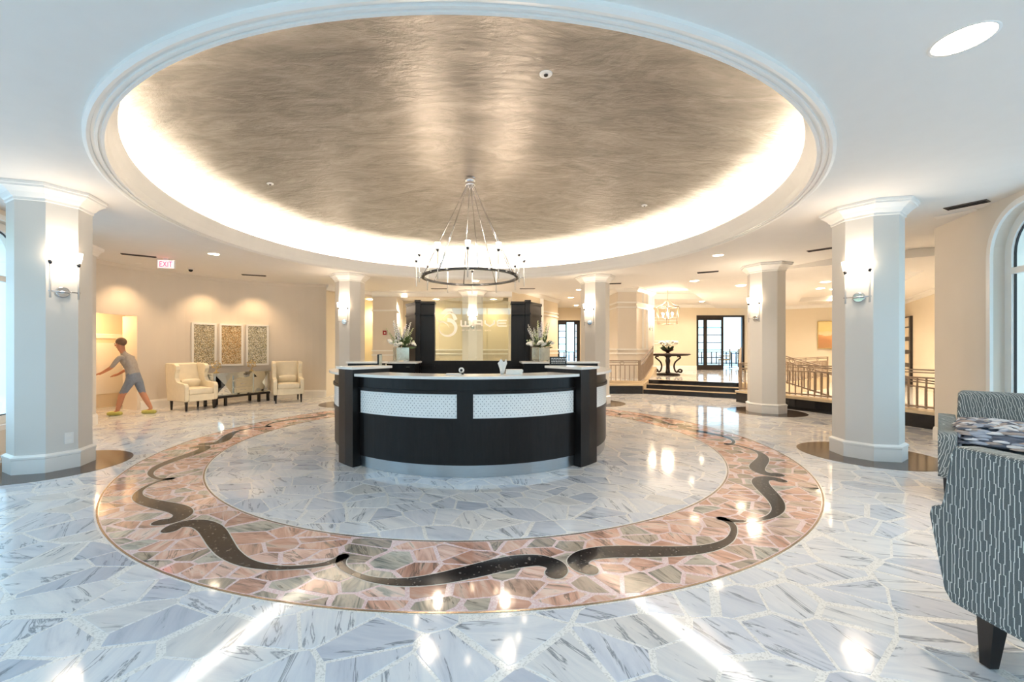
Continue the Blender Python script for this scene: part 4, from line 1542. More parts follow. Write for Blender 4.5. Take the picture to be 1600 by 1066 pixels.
q = Vector(PF[1]) + dP * 1.15 + nP * .002
t = dup(SC, (q.x, q.y, 1.95), math.atan2(nP.y, nP.x) - PI / 2, 'twin-light sconce on the panelled pier beside the steps')
lamp('sconce_light', 'POINT', (q.x + nP.x * .12, q.y + nP.y * .12, 2.35), 8, WARM2, .05)
nA = Vector((dA.y, -dA.x))
q = Vector(AW[1]) + dA * 1.5 + nA * .002
t = dup(SC, (q.x, q.y, 1.95), math.atan2(nA.y, nA.x) - PI / 2, 'twin-light sconce behind the right flower arrangement')
lamp('sconce_light', 'POINT', (q.x + nA.x * .12, q.y + nA.y * .12, 2.35), 8, WARM2, .05)
# ================================================================== CEILING FITTINGS
def downlight(x, y, z, r, label, energy, color=WARM2, spot=R(125), lens='down_glow'):
    t = thing('downlight', label, 'downlight', (x, y, z), 0, 'recessed ceiling downlights')
    MB().lathe([(r, 0), (r * 1.12, -.004), (r * 1.14, 0)], 24, caps=False).build('trim_ring', M['plastic'], t)
    MB().lathe([(r, -.002), (.001, -.002)], 24, caps=False, smooth=False).build('lens', M[lens], t)
    lamp('downlight_lamp', 'SPOT', (x, y, z - .03), energy * 2.3, color, .06, (0, 0, 0), spot=spot, blend=.8)
for px, py, z, r, e, lab in ((1505, 62, 3.0, .12, 26, 'large lit downlight in the ceiling above the armchairs'), (334, 397, 3.0, .085, 26, 'lit downlight in the ceiling before the art panels'),
                             (1122, 399, 3.0, .085, 26, 'lit downlight in the ceiling left of the steps column'), (1085, 439, 3.0, .10, 30, 'lit downlight in the ceiling above the steps'),
                             (1158, 447, 3.0, .10, 30, 'lit downlight near the top of the steps, right of its neighbour'), (743, 439, 3.0, .09, 30, 'lit downlight behind the chandelier ring'),
                             (905, 453, 3.0, .085, 26, 'lit downlight just left of the column behind the desk'), (892, 465, 3.18, .10, 30, 'small far downlight over the terrace doorway'),
                             (632, 464.5, 2.845, .09, 34, 'lit downlight in the yellow corridor ceiling'), (1298, 428, 3.17, .10, 34, 'nearest of three downlights in the right room coffer'),
                             (1290, 441, 3.17, .10, 34, 'middle of three downlights in the right room coffer'), (1282, 451, 3.17, .10, 34, 'farthest of three downlights in the right room coffer')):
    x, y = ceil_at(px, py, z)
    downlight(x, y, z - .001, r, lab, e)
# wall washers over the curved left wall, plus lamps out of sight in the corridor and rooms
for px, py, lab in ((196, 420, 'wall-washer downlight over the alcove end of the left wall'), (312, 432.5, 'wall-washer downlight over the art panels'), (392, 440.5, 'wall-washer downlight over the right cream armchair')):
    k = min(range(len(WL)), key=lambda i: abs(761 + 640 * WL[i][0] / WL[i][1] - px))
    a, b = Vector(WL[max(k - 1, 0)]), Vector(WL[min(k + 1, len(WL) - 1)])
    d = (b - a).normalized()
    n = Vector((d.y, -d.x))
    q = Vector(WL[k]) + n * .42
    downlight(q.x, q.y, 2.999, .05, lab, 15, WARM, R(100), 'plastic')
HID = iter(('over the corridor left of the desk', 'over the middle of the corridor', 'over the right end of the corridor', 'in the foyer coffer above the lantern', 'right of the foyer doors', 'left of the foyer doors', 'behind the panelled pier', 'before the terrace doorway', 'over the ramp railing', 'over the middle of the right room', 'over the near end of the right room', 'before the landscape painting'))
def hidden_down(x, y, z, e, color=WARM2):
    t = thing('downlight', 'recessed ceiling downlight ' + next(HID), 'downlight', (x, y, z), 0, 'recessed downlights of the rear rooms')
    MB().lathe([(.09, -.002), (.001, -.002)], 20, caps=False, smooth=False).build('lens', M['down_glow'], t)
    lamp('downlight_lamp', 'SPOT', (x, y, z - .03), e, color, .08, (0, 0, 0), spot=R(150), blend=.8)
YEL = (1.0, .80, .42)
for x, y, z, e in ((-3.7, 12.9, 2.84, 60), (-1.6, 12.9, 2.84, 26), (.2, 12.9, 2.84, 22)):
    hidden_down(x, y, z, e, YEL)
for x, y, z, e in ((7.2, 14.4, 3.37, 90), (8.6, 16.4, 3.17, 60), (6.2, 16.6, 3.17, 60), (4.3, 15.5, 3.17, 70), (3.9, 17.9, 3.17, 60), (9.0, 10.6, 3.17, 80), (11.0, 13.0, 3.17, 90), (9.6, 8.6, 3.17, 70), (12.4, 14.6, 3.17, 80)):
    hidden_down(x, y, z, e)
lamp('alcove_light', 'POINT', (-8.1, 8.4, 1.85), 11, (1, .62, .3), .1)
def vent(px, py, label, L=.62, w=.09, rz=0.0, z=3.0):
    x, y = ceil_at(px, py, z)
    t = thing('ceiling_vent', label, 'vent', (x, y, z), rz, 'slot vents in the ceiling')
    MB().box((0, 0, -.004), (L, w, .008)).build('frame', M['grey_vent'], t)
    for i in (-1, 0, 1):
        MB().box((0, i * w * .28, -.011), (L * .95, .006, .008)).build('slat', M['black_metal'], t)
vent(217, 399, 'dark slot vent in the ceiling left of the exit sign', .5, .10, R(35))
vent(397, 430, 'dark slot vent in the ceiling above the right cream armchair', .5, .10, R(20))
vent(686, 451, 'dark slot vent left of the chandelier light reflection', .46, .08)
vent(824, 451, 'dark slot vent behind the right side of the chandelier', .44, .08)
vent(1106, 425, 'dark slot vent in the ceiling left of the steps column', .42, .14, R(-30))
vent(960, 443, 'dark slot vent beside the column right of the screen', .34, .10, R(-12))
vent(1287, 389, 'dark slot vent between the two right columns', .45, .12, R(-50))
vent(1510, 320, 'long dark slot vent by the right window', .34, .16, R(-62))
x, y = ceil_at(1493, 334)
tag(MB().box((x, y, 2.996), (.36, .15, .008), R(-62)).build('access_panel', M['plastic']), 'pale ceiling access panel next to the long vent', 'panel')
for px, py, r, lab in ((853, 115, .055, 'white sprinkler disc on the near part of the dome'), (422, 287, .045, 'small sprinkler disc on the left of the dome'), (1007, 321, .045, 'small sprinkler disc on the right of the dome')):
    dz = 0
    for it in range(60):                 # meet the dome along the line of sight
        Y = .6 + it * .16
        q = P3(px, py, Y)
        rr2 = (q.x - CX) ** 2 + (q.y - CY) ** 2
        if q.z > 3.40 + .38 * (1 - rr2 / 4.34 ** 2):
            break
    for it in range(30):
        Y -= .006
        q = P3(px, py, Y)
        rr2 = (q.x - CX) ** 2 + (q.y - CY) ** 2
        if q.z < 3.40 + .38 * (1 - rr2 / 4.34 ** 2):
            break
    t = thing('sprinkler', lab, 'sprinkler', tuple(q), 0, 'sprinkler discs on the dome')
    MB().lathe([(r, .03), (r, -.006), (r * .8, -.012)], 20).build('cover', M['plastic'], t)
    MB().lathe([(r * .35, -.012), (r * .3, -.02)], 10).build('nozzle', M['nickel'], t)
x, y = ceil_at(298, 420)
t = thing('security_camera', 'small black dome camera on the ceiling right of the exit sign', 'camera', (x, y, 3.0))
MB().lathe([(.055, 0), (.055, -.02)], 16).build('base', M['plastic'], t)
MB().ball((0, 0, -.03), .04, 12, 8).build('lens', M['black'], t)
p = P3(260, 412, 7.75)
t = thing('exit_sign', 'lit red EXIT sign hanging from the ceiling near the alcove', 'sign', (p.x, p.y, 2.79), R(12))
MB().box((0, 0, .10), (.30, .03, .17)).build('box', M['plastic'], t, bevel=.004)
MB().box((0, -.0165, .10), (.27, .003, .15)).build('face', M['exit_face'], t)
MB().box((0, 0, .197), (.08, .05, .026)).build('mount', M['plastic'], t)
text_mesh('letters', 'EXIT', .15, M['exit_red'], t, (0, -.021, .048), True, .72)
p = P3(601, 520, 12.33)
t = thing('fire_alarm', 'small red fire alarm on the wall behind the left flowers', 'alarm', (p.x, 12.348, p.z))
MB().box((0, -.02, 0), (.11, .04, .13)).build('body', M['red'], t, bevel=.005)
MB().ball((.01, -.045, -.01), .025, 10, 6).build('strobe', M['plastic'], t)
x, y, phi = COLS['L']
a = phi - PI / 4
p = (x + .307 * cos(a) - .05 * sin(a), y + .307 * sin(a) + .05 * cos(a), .33)
t = thing('wall_outlet', 'white power outlet low on the left window column', 'outlet', p, a - PI / 2)
MB().box((0, .004, 0), (.075, .008, .12)).build('plate', M['plastic'], t, bevel=.002)
for z in (-.03, .03):
    MB().box((0, .009, z), (.034, .003, .03)).build('socket', M['paper'], t)
# ================================================================== SEATING
def soft_box(mb, c, d, r=.03, rz=0.0, seg=3, m=0):
    """box with rounded edges and a slight crown"""
    hx, hy, hz = d[0] / 2 - r, d[1] / 2 - r, d[2] / 2 - r
    v, idx = [], {}
    n = 6
    def q(u):
        return u
    ca, sa = cos(rz), sin(rz)
    f = []
    for axis in range(3):
        for s in (-1, 1):
            base = len(v)
            for i in range(n + 1):
                for j in range(n + 1):
                    a, b = -1 + 2 * i / n, -1 + 2 * j / n
                    p = [0, 0, 0]
                    p[axis] = s
                    p[(axis + 1) % 3] = a
                    p[(axis + 2) % 3] = b
                    L = math.sqrt(sum(t * t for t in p))
                    cl = [max(-1, min(1, t * 1.35)) for t in p]
                    nrm = Vector(p) / L
                    x = cl[0] * hx + nrm.x * r
                    y = cl[1] * hy + nrm.y * r
                    z = cl[2] * hz + nrm.z * r * (1.0)
                    if axis == 2:
                        z += s * .012 * (1 - a * a) * (1 - b * b)
                    v.append((c[0] + x * ca - y * sa, c[1] + x * sa + y * ca, c[2] + z))
            for i in range(n):
                for j in range(n):
                    k = base + i * (n + 1) + j
                    f.append((k, k + 1, k + n + 2, k + n + 1) if s > 0 else (k, k + n + 1, k + n + 2, k + 1))
    return mb.add(v, f, True, m)
def leg_mb(x, y, z1, w0=.028, w1=.05, dx=0.0, dy=0.0):
    mb = MB()
    a, b = w0 / 2, w1 / 2
    v = [(x + dx - a, y + dy - a, .0035), (x + dx + a, y + dy - a, .0035), (x + dx + a, y + dy + a, .0035), (x + dx - a, y + dy + a, .0035), (x - b, y - b, z1), (x + b, y - b, z1), (x + b, y + b, z1), (x - b, y + b, z1)]
    return mb.add(v, [(0, 3, 2, 1), (4, 5, 6, 7), (0, 1, 5, 4), (1, 2, 6, 5), (2, 3, 7, 6), (3, 0, 4, 7)])
def side_prof(y0, y1, zb, za, zt, ys, w):
    """side silhouette in (y, z): high at the back, S-curve at ys down to the arm, rounded arm front"""
    pts = [(y1 - .06, zb), (y1 - .035, zb + .035), (y1 + .02, za - .10), (y1 + .03, za - .05), (y1 + .022, za - .015), (y1 - .005, za)]
    for i in range(9):
        t = i / 8
        k = t * t * (3 - 2 * t)
        pts.append((ys + w / 2 - w * t, za + (zt - za) * k))
    pts += [(y0 + .02, zt + .005), (y0, zt - .02), (y0 + .05, zb)]
    return pts
def slab_x(prof, x0, x1, bulge=0.0):
    """extrude a (y, z) outline along x, with rounded rims"""
    cy_ = sum(p[0] for p in prof) / len(prof)
    cz_ = sum(p[1] for p in prof) / len(prof)
    mb = MB()
    n = len(prof)
    v = []
    lay_ = [(x0, .955), (x0 + (x1 - x0) * .12, .99), (x0 + (x1 - x0) * .35, 1.0), (x0 + (x1 - x0) * .65, 1.0), (x0 + (x1 - x0) * .88, .99), (x1, .955)]
    for x, s in lay_:
        for y, z in prof:
            v.append((x, cy_ + (y - cy_) * s, cz_ + (z - cz_) * s))
    f = []
    for i in range(len(lay_) - 1):
        for j in range(n):
            j2 = (j + 1) % n
            f.append((i * n + j, i * n + j2, (i + 1) * n + j2, (i + 1) * n + j))
    f += [tuple(range(n)), tuple((len(lay_) - 1) * n + j for j in range(n - 1, -1, -1))]
    return mb.add(v, f, False)
def armchair(name, label, loc, rz, ys, w_s, W=.78, D=.84, zt=.885, za=.60, group=None, mat='fabric', welt='fabric', back_top=None, back_w=None, zb=.20, leg_h=None, seat_z=.45, legs=None):
    t = thing(name, label, 'armchair', loc, rz, group)
    hw, y0, y1 = W / 2, -D / 2, D / 2
    prof = side_prof(y0, y1, zb, za, zt, ys, w_s)
    for s in (-1, 1):
        a, b = s * hw, s * (hw - .11)
        slab_x(prof, min(a, b), max(a, b)).build('side_panel', M[mat], t, bevel=.008)
        pp = [(s * (hw - .006), y, z) for y, z in prof]
        cyv = sum(p[0] for p in prof) / len(prof); czv = sum(p[1] for p in prof) / len(prof)
        pp = [(x, cyv + (y - cyv) * .965, czv + (z - czv) * .965) for x, y, z in pp]
        MB().tube(pp, .0065, 6, closed=True).build('piping', M[welt], t)
    bt = back_top or zt
    bw = (back_w or (W - .2)) / 2
    # back: outer shell with rake, tapering towards the top
    v = []
    for z, y, th, w in ((zb, y0 + .03, .13, hw - .10), (.5, y0 + .02, .14, (hw - .10 + bw) / 2), (bt - .03, y0 - .03, .13, bw), (bt, y0 - .025, .09, bw - .02)):
        yo = .02 if z == bt else 0
        v += [(-w, y + yo, z), (w, y + yo, z), (w, y + th, z), (-w, y + th, z)]
    f = [(0, 3, 2, 1), (12, 13, 14, 15)]
    for i in range(3):
        for j in range(4):
            k = (j + 1) % 4
            f.append((4 * i + j, 4 * i + k, 4 * i + 4 + k, 4 * i + 4 + j))
    MB().add(v, f, False).build('backrest', M[mat], t, bevel=.022)
    soft_box(MB(), (0, .03, seat_z - .06), (W - .225, D - .14, .15), .035).build('seat_cushion', M[mat], t)
    MB().box((0, .05, (zb + seat_z - .13) / 2), (W - .2, D - .16, seat_z - .13 - zb)).build('seat_frame', M[mat], t, bevel=.01)
    lg = legs or [(-hw + .06, y1 - .16), (hw - .06, y1 - .16), (-hw + .09, y0 + .09), (hw - .09, y0 + .09)]
    for i, (x, y) in enumerate(lg):
        leg_mb(x, y, zb + .02, .036, .062, .004 * (1 if x > 0 else -1), -.01 if i > 1 else .01).build('leg', M['dark_leg'], t)
    return t
armchair('patterned_armchair', 'slate line-patterned armchair nearest the camera, seen from its side', (2.385, 1.44, 0), R(-2), .325, .06, W=.80, D=.74, zt=.885, group='patterned armchairs by the right window')
armchair('patterned_armchair', 'slate line-patterned armchair facing the camera with a ribbon cushion on it', (4.33, 3.46, 0), R(222 - 90), .06, .42, W=.70, D=.78, zt=.67, za=.60, back_top=.905, back_w=.45, group='patterned armchairs by the right window')
# ribbon cushion on the far chair
cs = thing('ribbon_cushion', 'grey and blue ruffled ribbon cushion lying on the far patterned armchair', 'cushion', (4.27, 3.40, .50), R(222 - 90))
soft_box(MB(), (0, 0, .065), (.46, .42, .17), .08).build('core', M['pillow_b'], cs)
q = random.Random(21)
rib = []
for nm in ('pillow_a', 'pillow_b', 'pillow_c', 'pillow_d'):
    mb = MB()
    v, f = [], []
    for i in range(7):
        u = -1 + 2 * i / 6
        w = .011 * (1 - u * u) ** .5 + .001
        zz = .030 * (1 - u * u)
        v += [(u * .055, -w, zz * .4), (u * .055, 0, zz), (u * .055, w, zz * .4)]
    for i in range(6):
        for j in range(2):
            f.append((3 * i + j, 3 * i + j + 1, 3 * i + 4 + j, 3 * i + 3 + j))
    rib.append(mb.add(v, f, True).mesh('ribbon_loop', M[nm]))
def loop_pose(i):
    a, b = q.uniform(-1, 1), q.uniform(-1, 1)
    if i % 5 == 0:
        sgn = q.choice((-1, 1))
        if i % 2 == 0:
            return (a * .22, sgn * .20, q.uniform(.0, .13)), (-sgn * 1.2, 0, q.uniform(-.3, .3))
        return (sgn * .235, a * .19, q.uniform(.0, .13)), (q.uniform(-.4, .4), sgn * 1.1, PI / 2 + q.uniform(-.3, .3))
    return (a * .225, b * .195, .135 + .03 * (1 - a * a) * (1 - b * b) + q.uniform(-.004, .022)), (-b * .4 + q.uniform(-.9, .9), a * .4 + q.uniform(-.25, .25), q.uniform(-.4, .4))
for i in range(290):
    pos, rot = loop_pose(i)
    put(rib[q.randrange(4)], cs, pos, rot, q.uniform(.8, 1.15), 'ribbon_loop')
mb = MB()
base = list(rib[0].vertices)
for i in range(420):
    pos, rot = loop_pose(i)
    mt = Matrix.Translation(pos) @ Euler(rot).to_matrix().to_4x4() @ Matrix.Scale(q.uniform(.8, 1.1), 4)
    mb.add([mt @ vv.co for vv in base], [tuple(p.vertices) for p in rib[0].polygons], True, q.randrange(4))
mb.build('ribbon_filling', [M['pillow_a'], M['pillow_b'], M['pillow_c'], M['pillow_d']], cs, fix=False, kind='stuff')
# cream wing chairs
def wing_chair(label, loc, rz):
    t = thing('wing_chair', label, 'armchair', loc, rz, 'cream wing chairs on the left wall')
    W, D, zb = .66, .68, .20
    hw, y0, y1 = W / 2, -D / 2, D / 2
    # sides: arm plus tall wing
    prof = [(y1 - .02, zb), (y1, zb + .03), (y1 + .01, .50), (y1 - .02, .555), (y1 - .07, .57), (.12, .575), (.03, .60), (-.03, .68), (-.02, .78), (.02, .86), (.015, .93), (-.05, .975), (y0 + .03, .985), (y0 - .04, .98), (y0 - .02, .6), (y0 + .04, zb)]
    for s in (-1, 1):
        a, b = s * hw, s * (hw - .085)
        slab_x(prof, min(a, b), max(a, b)).build('side_panel', M['leather'], t, bevel=.006)
        pp = [(s * (hw - .004), y * .965, .58 + (z - .58) * .965) for y, z in prof]
        MB().tube(pp, .005, 6, closed=True).build('piping', M['welt'], t)
    v = []
    for z, y, th in ((zb, y0 + .05, .12), (.55, y0 + .02, .13), (.95, y0 - .05, .11), (.985, y0 - .04, .08)):
        w = hw - .08
        v += [(-w, y, z), (w, y, z), (w, y + th, z), (-w, y + th, z)]
    f = [(0, 3, 2, 1), (12, 13, 14, 15)] + [(4 * i + j, 4 * i + (j + 1) % 4, 4 * i + 4 + (j + 1) % 4, 4 * i + 4 + j) for i in range(3) for j in range(4)]
    MB().add(v, f).build('backrest', M['leather'], t, bevel=.02)
    soft_box(MB(), (0, .04, .40), (W - .18, D - .10, .13), .03).build('seat_cushion', M['leather'], t)
    MB().box((0, .04, .27), (W - .16, D - .07, .14)).build('seat_frame', M['leather'], t, bevel=.01)
    for x, y in ((-.27, .28), (.27, .28), (-.26, -.28), (.26, -.28)):
        leg_mb(x, y, zb + .02, .028, .045).build('leg', M['dark_leg'], t)
    o = soft_box(MB(), (0, 0, 0), (.40, .12, .20), .055).build('lumbar_pillow', M['leather'], t)
    o.location = (0, -.10, .545)
    o.rotation_euler = (R(-28), 0, 0)
    return t
def face(deg):
    return R(deg - 90)
wing_chair('cream leather wing chair left of the mirrored console', (-6.29, 8.75, 0), face(-26))
wing_chair('cream leather wing chair right of the mirrored console', (-4.86, 9.98, 0), face(-59))
# mirrored console
cdir = Vector((.44, .90)).normalized()
cn = Vector((.90, -.44)).normalized()
c0 = Vector((-6.0, 8.98)) + cdir * .68 - cn * .20
cs = thing('mirrored_console', 'mirrored sideboard with faceted doors and black legs between the cream chairs', 'sideboard', (c0.x, c0.y, 0), math.atan2(cdir.y, cdir.x))
L = 1.36
MB().box((0, 0, .735), (L + .03, .42, .025)).build('top', M['mirror'], cs, bevel=.003)
MB().box((0, .01, .475), (L, .38, .49)).build('carcass', M['mirror'], cs)
MB().box((0, 0, .205), (L, .40, .05)).build('base_rail', M['dark_leg'], cs)
for x in (-L / 2 + .04, -.40, .40, L / 2 - .04):
    for y in (-.17, .17):
        MB().box((x, y, .0935), (.05, .05, .18)).build('leg', M['dark_leg'], cs)
for s in (-1, 1):
    x0_, x1_, z0_, z1_, y_ = s * .62, s * .27, .26, .69, -.185
    xa, xb = min(x0_, x1_), max(x0_, x1_)
    dr = MB().box(((xa + xb) / 2, -.182, .475), (xb - xa + .03, .016, z1_ - z0_ + .03)).build('door', M['mirror'], cs)
    cxm, czm = (xa + xb) / 2, (z0_ + z1_) / 2
    MB().add([(xa, -.191, z0_), (xb, -.191, z0_), (xb, -.191, z1_), (xa, -.191, z1_), (cxm, -.235, czm)], [(0, 1, 4), (1, 2, 4), (2, 3, 4), (3, 0, 4)]).build('faceted_panel', M['mirror'], dr)
for i, z in enumerate((.33, .475, .62)):
    if i == 2:
        MB().box((0, -.186, z), (.46, .02, .10)).build('drawer', M['mirror'], cs, bevel=.004)
        continue
    dr = MB().box((0, -.188, z), (.46, .022, .135)).build('drawer', M['mirror'], cs, bevel=.005)
    MB().tube([(-.06, -.206, z), (.06, -.206, z)], .006, 6).build('handle', M['chrome'], dr)
def orb(x, label, hur=False):
    q = cs.matrix_world if False else None
    p = c0 + cdir * x
    t = thing('gold_orb', label, 'ornament', (p.x, p.y, .749), 0, 'gold wire orbs on the mirrored console')
    MB().lathe([(.055, 0), (.055, .012), (.015, .025), (.012, .07)], 16).build('base', M['gold'], t)
    bm = bmesh.new()
    bmesh.ops.create_icosphere(bm, subdivisions=1, radius=.10)
    mb = MB()
    for e in bm.edges:
        a, b = e.verts[0].co, e.verts[1].co
        mb.tube([a + Vector((0, 0, .165)), b + Vector((0, 0, .165))], .0045, 5)
    for vv in bm.verts:
        mb.ball(vv.co + Vector((0, 0, .165)), .013, 6, 4)
    bm.free()
    mb.build('wire_sphere', M['gold'], t)
    MB().lathe([(.05, .10), (.055, .22), (.055, .28 if hur else .24), (.052, .28 if hur else .24), (.05, .22), (.046, .105)], 18, caps=False).build('glass_cup', M['glass'], t)
    return t
orb(-.50, 'gold wire orb with tall glass cup on the left of the console', True)
orb(.33, 'gold wire orb with short glass cup on the right of the console')
# art panels
for i, (px, w, mat, lab) in enumerate(((318.5, .50, 'art', 'white framed grey and gold chip mosaic, leftmost of three'), (361.5, .50, 'art_b', 'white framed warm gold chip mosaic, middle of three'), (402.5, .50, 'art_c', 'white framed grey chip mosaic, rightmost of three'))):
    k = min(range(len(WL) - 1), key=lambda j: abs(761 + 640 * (WL[j][0] + WL[j + 1][0]) / (WL[j][1] + WL[j + 1][1]) - px))
    a, b = Vector(WL[k]), Vector(WL[k + 1])
    best = None
    for s in range(21):
        p = a + (b - a) * s / 20
        e = abs(761 + 640 * p.x / p.y - px)
        if best is None or e < best[0]:
            best = (e, p)
    d = (b - a).normalized()
    n = Vector((d.y, -d.x))
    p = best[1] + n * .022
    t = thing('art_panel', lab, 'picture', (p.x, p.y, 1.385), math.atan2(d.y, d.x), 'chip mosaic panels over the console')
    H = 1.03
    hw = w / 2
    MB().box((0, 0, 0), (w - .04, .03, H - .04)).build('panel', M[mat], t)
    for x in (-hw + .02, hw - .02):
        MB().box((x, -.005, 0), (.045, .05, H)).build('frame_side', M['art_frame'], t)
    for z in (-H / 2 + .02, H / 2 - .02):
        MB().box((0, -.005, z), (w - .05, .05, .045)).build('frame_rail', M['art_frame'], t)
# ================================================================== RAILINGS
def railing(name, label, path, z0=None, zt=.94, spacing=.118, circ=1.05, group='bronze railings around the steps', zb=.33, ends=True, bal=.011, topz=None):
    """path: list of (x, y, zbase) ; heights are above zbase"""
    o = thing(name, label, 'railing', (path[0][0], path[0][1], 0), 0, group)
    org = Vector((path[0][0], path[0][1], 0))
    P = [Vector(p) - org for p in path]
    seg = [0]
    for i in range(len(P) - 1):
        seg.append(seg[-1] + (P[i + 1] - P[i]).length)
    Lt = seg[-1]
    def at(s):
        for i in range(len(P) - 1):
            if s <= seg[i + 1] + 1e-9:
                return P[i] + (P[i + 1] - P[i]) * ((s - seg[i]) / max(1e-9, seg[i + 1] - seg[i]))
        return P[-1]
    def rail(h, w, hh, nm):
        mb = MB()
        for i in range(len(P) - 1):
            mb.beam(P[i] + Vector((0, 0, h)), P[i + 1] + Vector((0, 0, h)), w, hh)
        mb.build(nm, M['bronze'], o)
    top = .66
    rail(.05, .035, .03, 'bottom_rail')
    rail(top - .13, .035, .025, 'middle_rail')
    rail(top - .045, .02, .02, 'upper_rail')
    rail(top, .045, .022, 'top_rail')
    n = int(Lt / spacing)
    for i in range(n + 1):
        p = at(Lt * i / n)
        big = (i == 0 or i == n)
        w = .03 if big else bal * 2
        MB().box((p.x, p.y, p.z + (.02 + (top if big else top - .14)) / 2), (w, w * .7 if not big else w, (top if big else top - .14) - .02)).build('post' if big else 'baluster', M['bronze'], o)
    s = circ * .5
    while s < Lt - .1:
        p, p2 = at(s), at(min(Lt, s + .02))
        d = (p2 - p).normalized()
        pts = [p + d * (.058 * cos(2 * PI * k / 16)) + Vector((0, 0, top - .066 + .052 * sin(2 * PI * k / 16))) for k in range(16)]
        MB().tube(pts, .008, 6, closed=True).build('ring', M['bronze'], o)
        s += circ
    return o
ZL = .284
PRr = [(x - .0, y, ZL) for x, y in [(p[0] + .13, p[1] + .02) for p in PR]]
railing('long_railing', 'long curved bronze railing on the front plinth at the right', PRr)
railing('short_railing', 'short straight bronze railing on the plinth left of the steps', [(3.45, 11.83, ZL), (4.38, 11.83, ZL)], circ=.9)
a, b = S0 - dS * .10 + nS * .05, S0 - dS * .10 + nS * 2.1
railing('stair_railing', 'sloping bronze railing climbing the left side of the steps', [(a.x, a.y, ZL), (a.x + (b.x - a.x) * .25, a.y + (b.y - a.y) * .25, ZL + .05), (b.x, b.y, HP + .36)], circ=5)
cheek = thing('stair_cheek', 'cream stone cheek curb rising beside the left of the steps', 'curb', (a.x, a.y, 0))
d = b - a
w = dS * .12
pr = []
v = []
for s_, z in ((0, .285), (.25, .33), (.6, HP + .10), (1.0, HP + .34)):
    p = d * s_
    for sg_ in (-1, 1):
        v += [(p.x + w.x * sg_, p.y + w.y * sg_, .003), (p.x + w.x * sg_, p.y + w.y * sg_, z)]
f = []
for i in range(3):
    k = 4 * i
    f += [(k, k + 4, k + 5, k + 1), (k + 2, k + 3, k + 7, k + 6), (k + 1, k + 5, k + 7, k + 3), (k, k + 2, k + 6, k + 4)]
f += [(0, 1, 3, 2), (12, 14, 15, 13)]
MB().add(v, f).build('curb_stone', M['ledge'], cheek)
a, b = S1 + dS * .02 + nS * -.25, S1 + dS * .05 + nS * 1.9
railing('stair_railing', 'sloping bronze railing climbing the right side of the steps', [(a.x, a.y, ZL - .02), (b.x, b.y, HP + .30)], circ=5)
MB().tube([(0, 0, .55), (-.05, -.10, .55), (-.06, -.12, .30), (-.02, -.06, .28)], .014, 8).build('handrail_loop', M['bronze'], bpy.data.objects['stair_railing.001'])
railing('ramp_railing', 'sloping bronze ramp railing behind the long front railing', [(6.95, 10.0, HP + .18), (7.55, 8.9, .18), (8.25, 7.4, .02)], circ=.9)
railing('platform_railing', 'straight bronze railing on the platform edge behind the ramp', [(7.48, 10.78, HP), (11.1, 13.35, HP)], circ=1.0)
# ================================================================== FOYER
ft = thing('foyer_table', 'round dark wood pedestal table with scrolled legs in the foyer', 'table', (6.40, 14.5, HP + .0015))
MB().lathe([(.70, .70), (.73, .71), (.73, .745), (.70, .755)], 40).build('table_top', M['table_wood'], ft)
MB().lathe([(.20, .66), (.66, .685), (.66, .70)], 40).build('apron', M['table_wood'], ft)
MB().lathe([(.10, .06), (.07, .12), (.06, .35), (.085, .5), (.06, .6), (.14, .67)], 20).build('pedestal', M['table_wood'], ft)
MB().lathe([(.40, 0), (.40, .03), (.36, .05), (.12, .08)], 32).build('base', M['table_wood'], ft)
for k in range(4):
    a = PI / 4 + PI / 2 * k + .3
    sc_ = spline([(.34, 0, .12), (.42, 0, .10), (.45, 0, .16), (.40, 0, .20), (.34, 0, .17), (.30, 0, .10), (.24, 0, .14), (.20, 0, .30), (.24, 0, .45), (.34, 0, .55), (.40, 0, .61), (.36, 0, .66), (.30, 0, .64)], 4)
    MB().tube(sc_, .028, 8).xf(Matrix.Rotation(a, 4, 'Z')).build('scroll_leg', M['table_wood'], ft)
oc = thing('orchid_bowl', 'white orchids with dark leaves in a brown bowl on the foyer table', 'plant', (6.40, 14.5, HP + .757))
MB().lathe([(.09, 0), (.05, .03), (.06, .05), (.17, .10), (.20, .14), (.185, .14), (.10, .08)], 24).build('bowl', M['table_wood'], oc)
q = random.Random(3)
big_leaf = MB().add([(0, 0, 0), (-.04, 0, .08), (.04, 0, .08), (-.045, .02, .17), (.045, .02, .17), (0, .07, .25)], [(0, 2, 1), (1, 2, 4, 3), (3, 4, 5)]).mesh('leaf', M['leaf_dark'])
for k in range(16):
    a = 2 * PI * k / 16
    put(big_leaf, oc, (.06 * cos(a), .06 * sin(a), .10), (-q.uniform(.5, 1.3) * sin(a), q.uniform(.5, 1.3) * cos(a), 0), q.uniform(.7, 1.0))
for k in range(6):
    a = 2 * PI * k / 6
    pts = spline([(.03 * cos(a), .03 * sin(a), .1), (.08 * cos(a), .08 * sin(a), .32), (.20 * cos(a), .20 * sin(a), .42), (.30 * cos(a), .30 * sin(a), .38)], 4)
    MB().tube(pts, .005, 5).build('stem', M['leaf'], oc)
    for j in range(4, len(pts), 2):
        put(BLOOM, oc, tuple(pts[j]), (q.uniform(-.6, .6), q.uniform(-.6, .6), q.uniform(0, 6)), q.uniform(1.3, 1.9))
lt = thing('lantern_pendant', 'open cage lantern pendant with candle lights hanging in the foyer', 'pendant light', (6.15, 13.95, 0))
hex_ = [(cos(2 * PI * k / 6), sin(2 * PI * k / 6)) for k in range(6)]
rT, rB, zT, zB_ = .40, .33, 2.70, 2.12
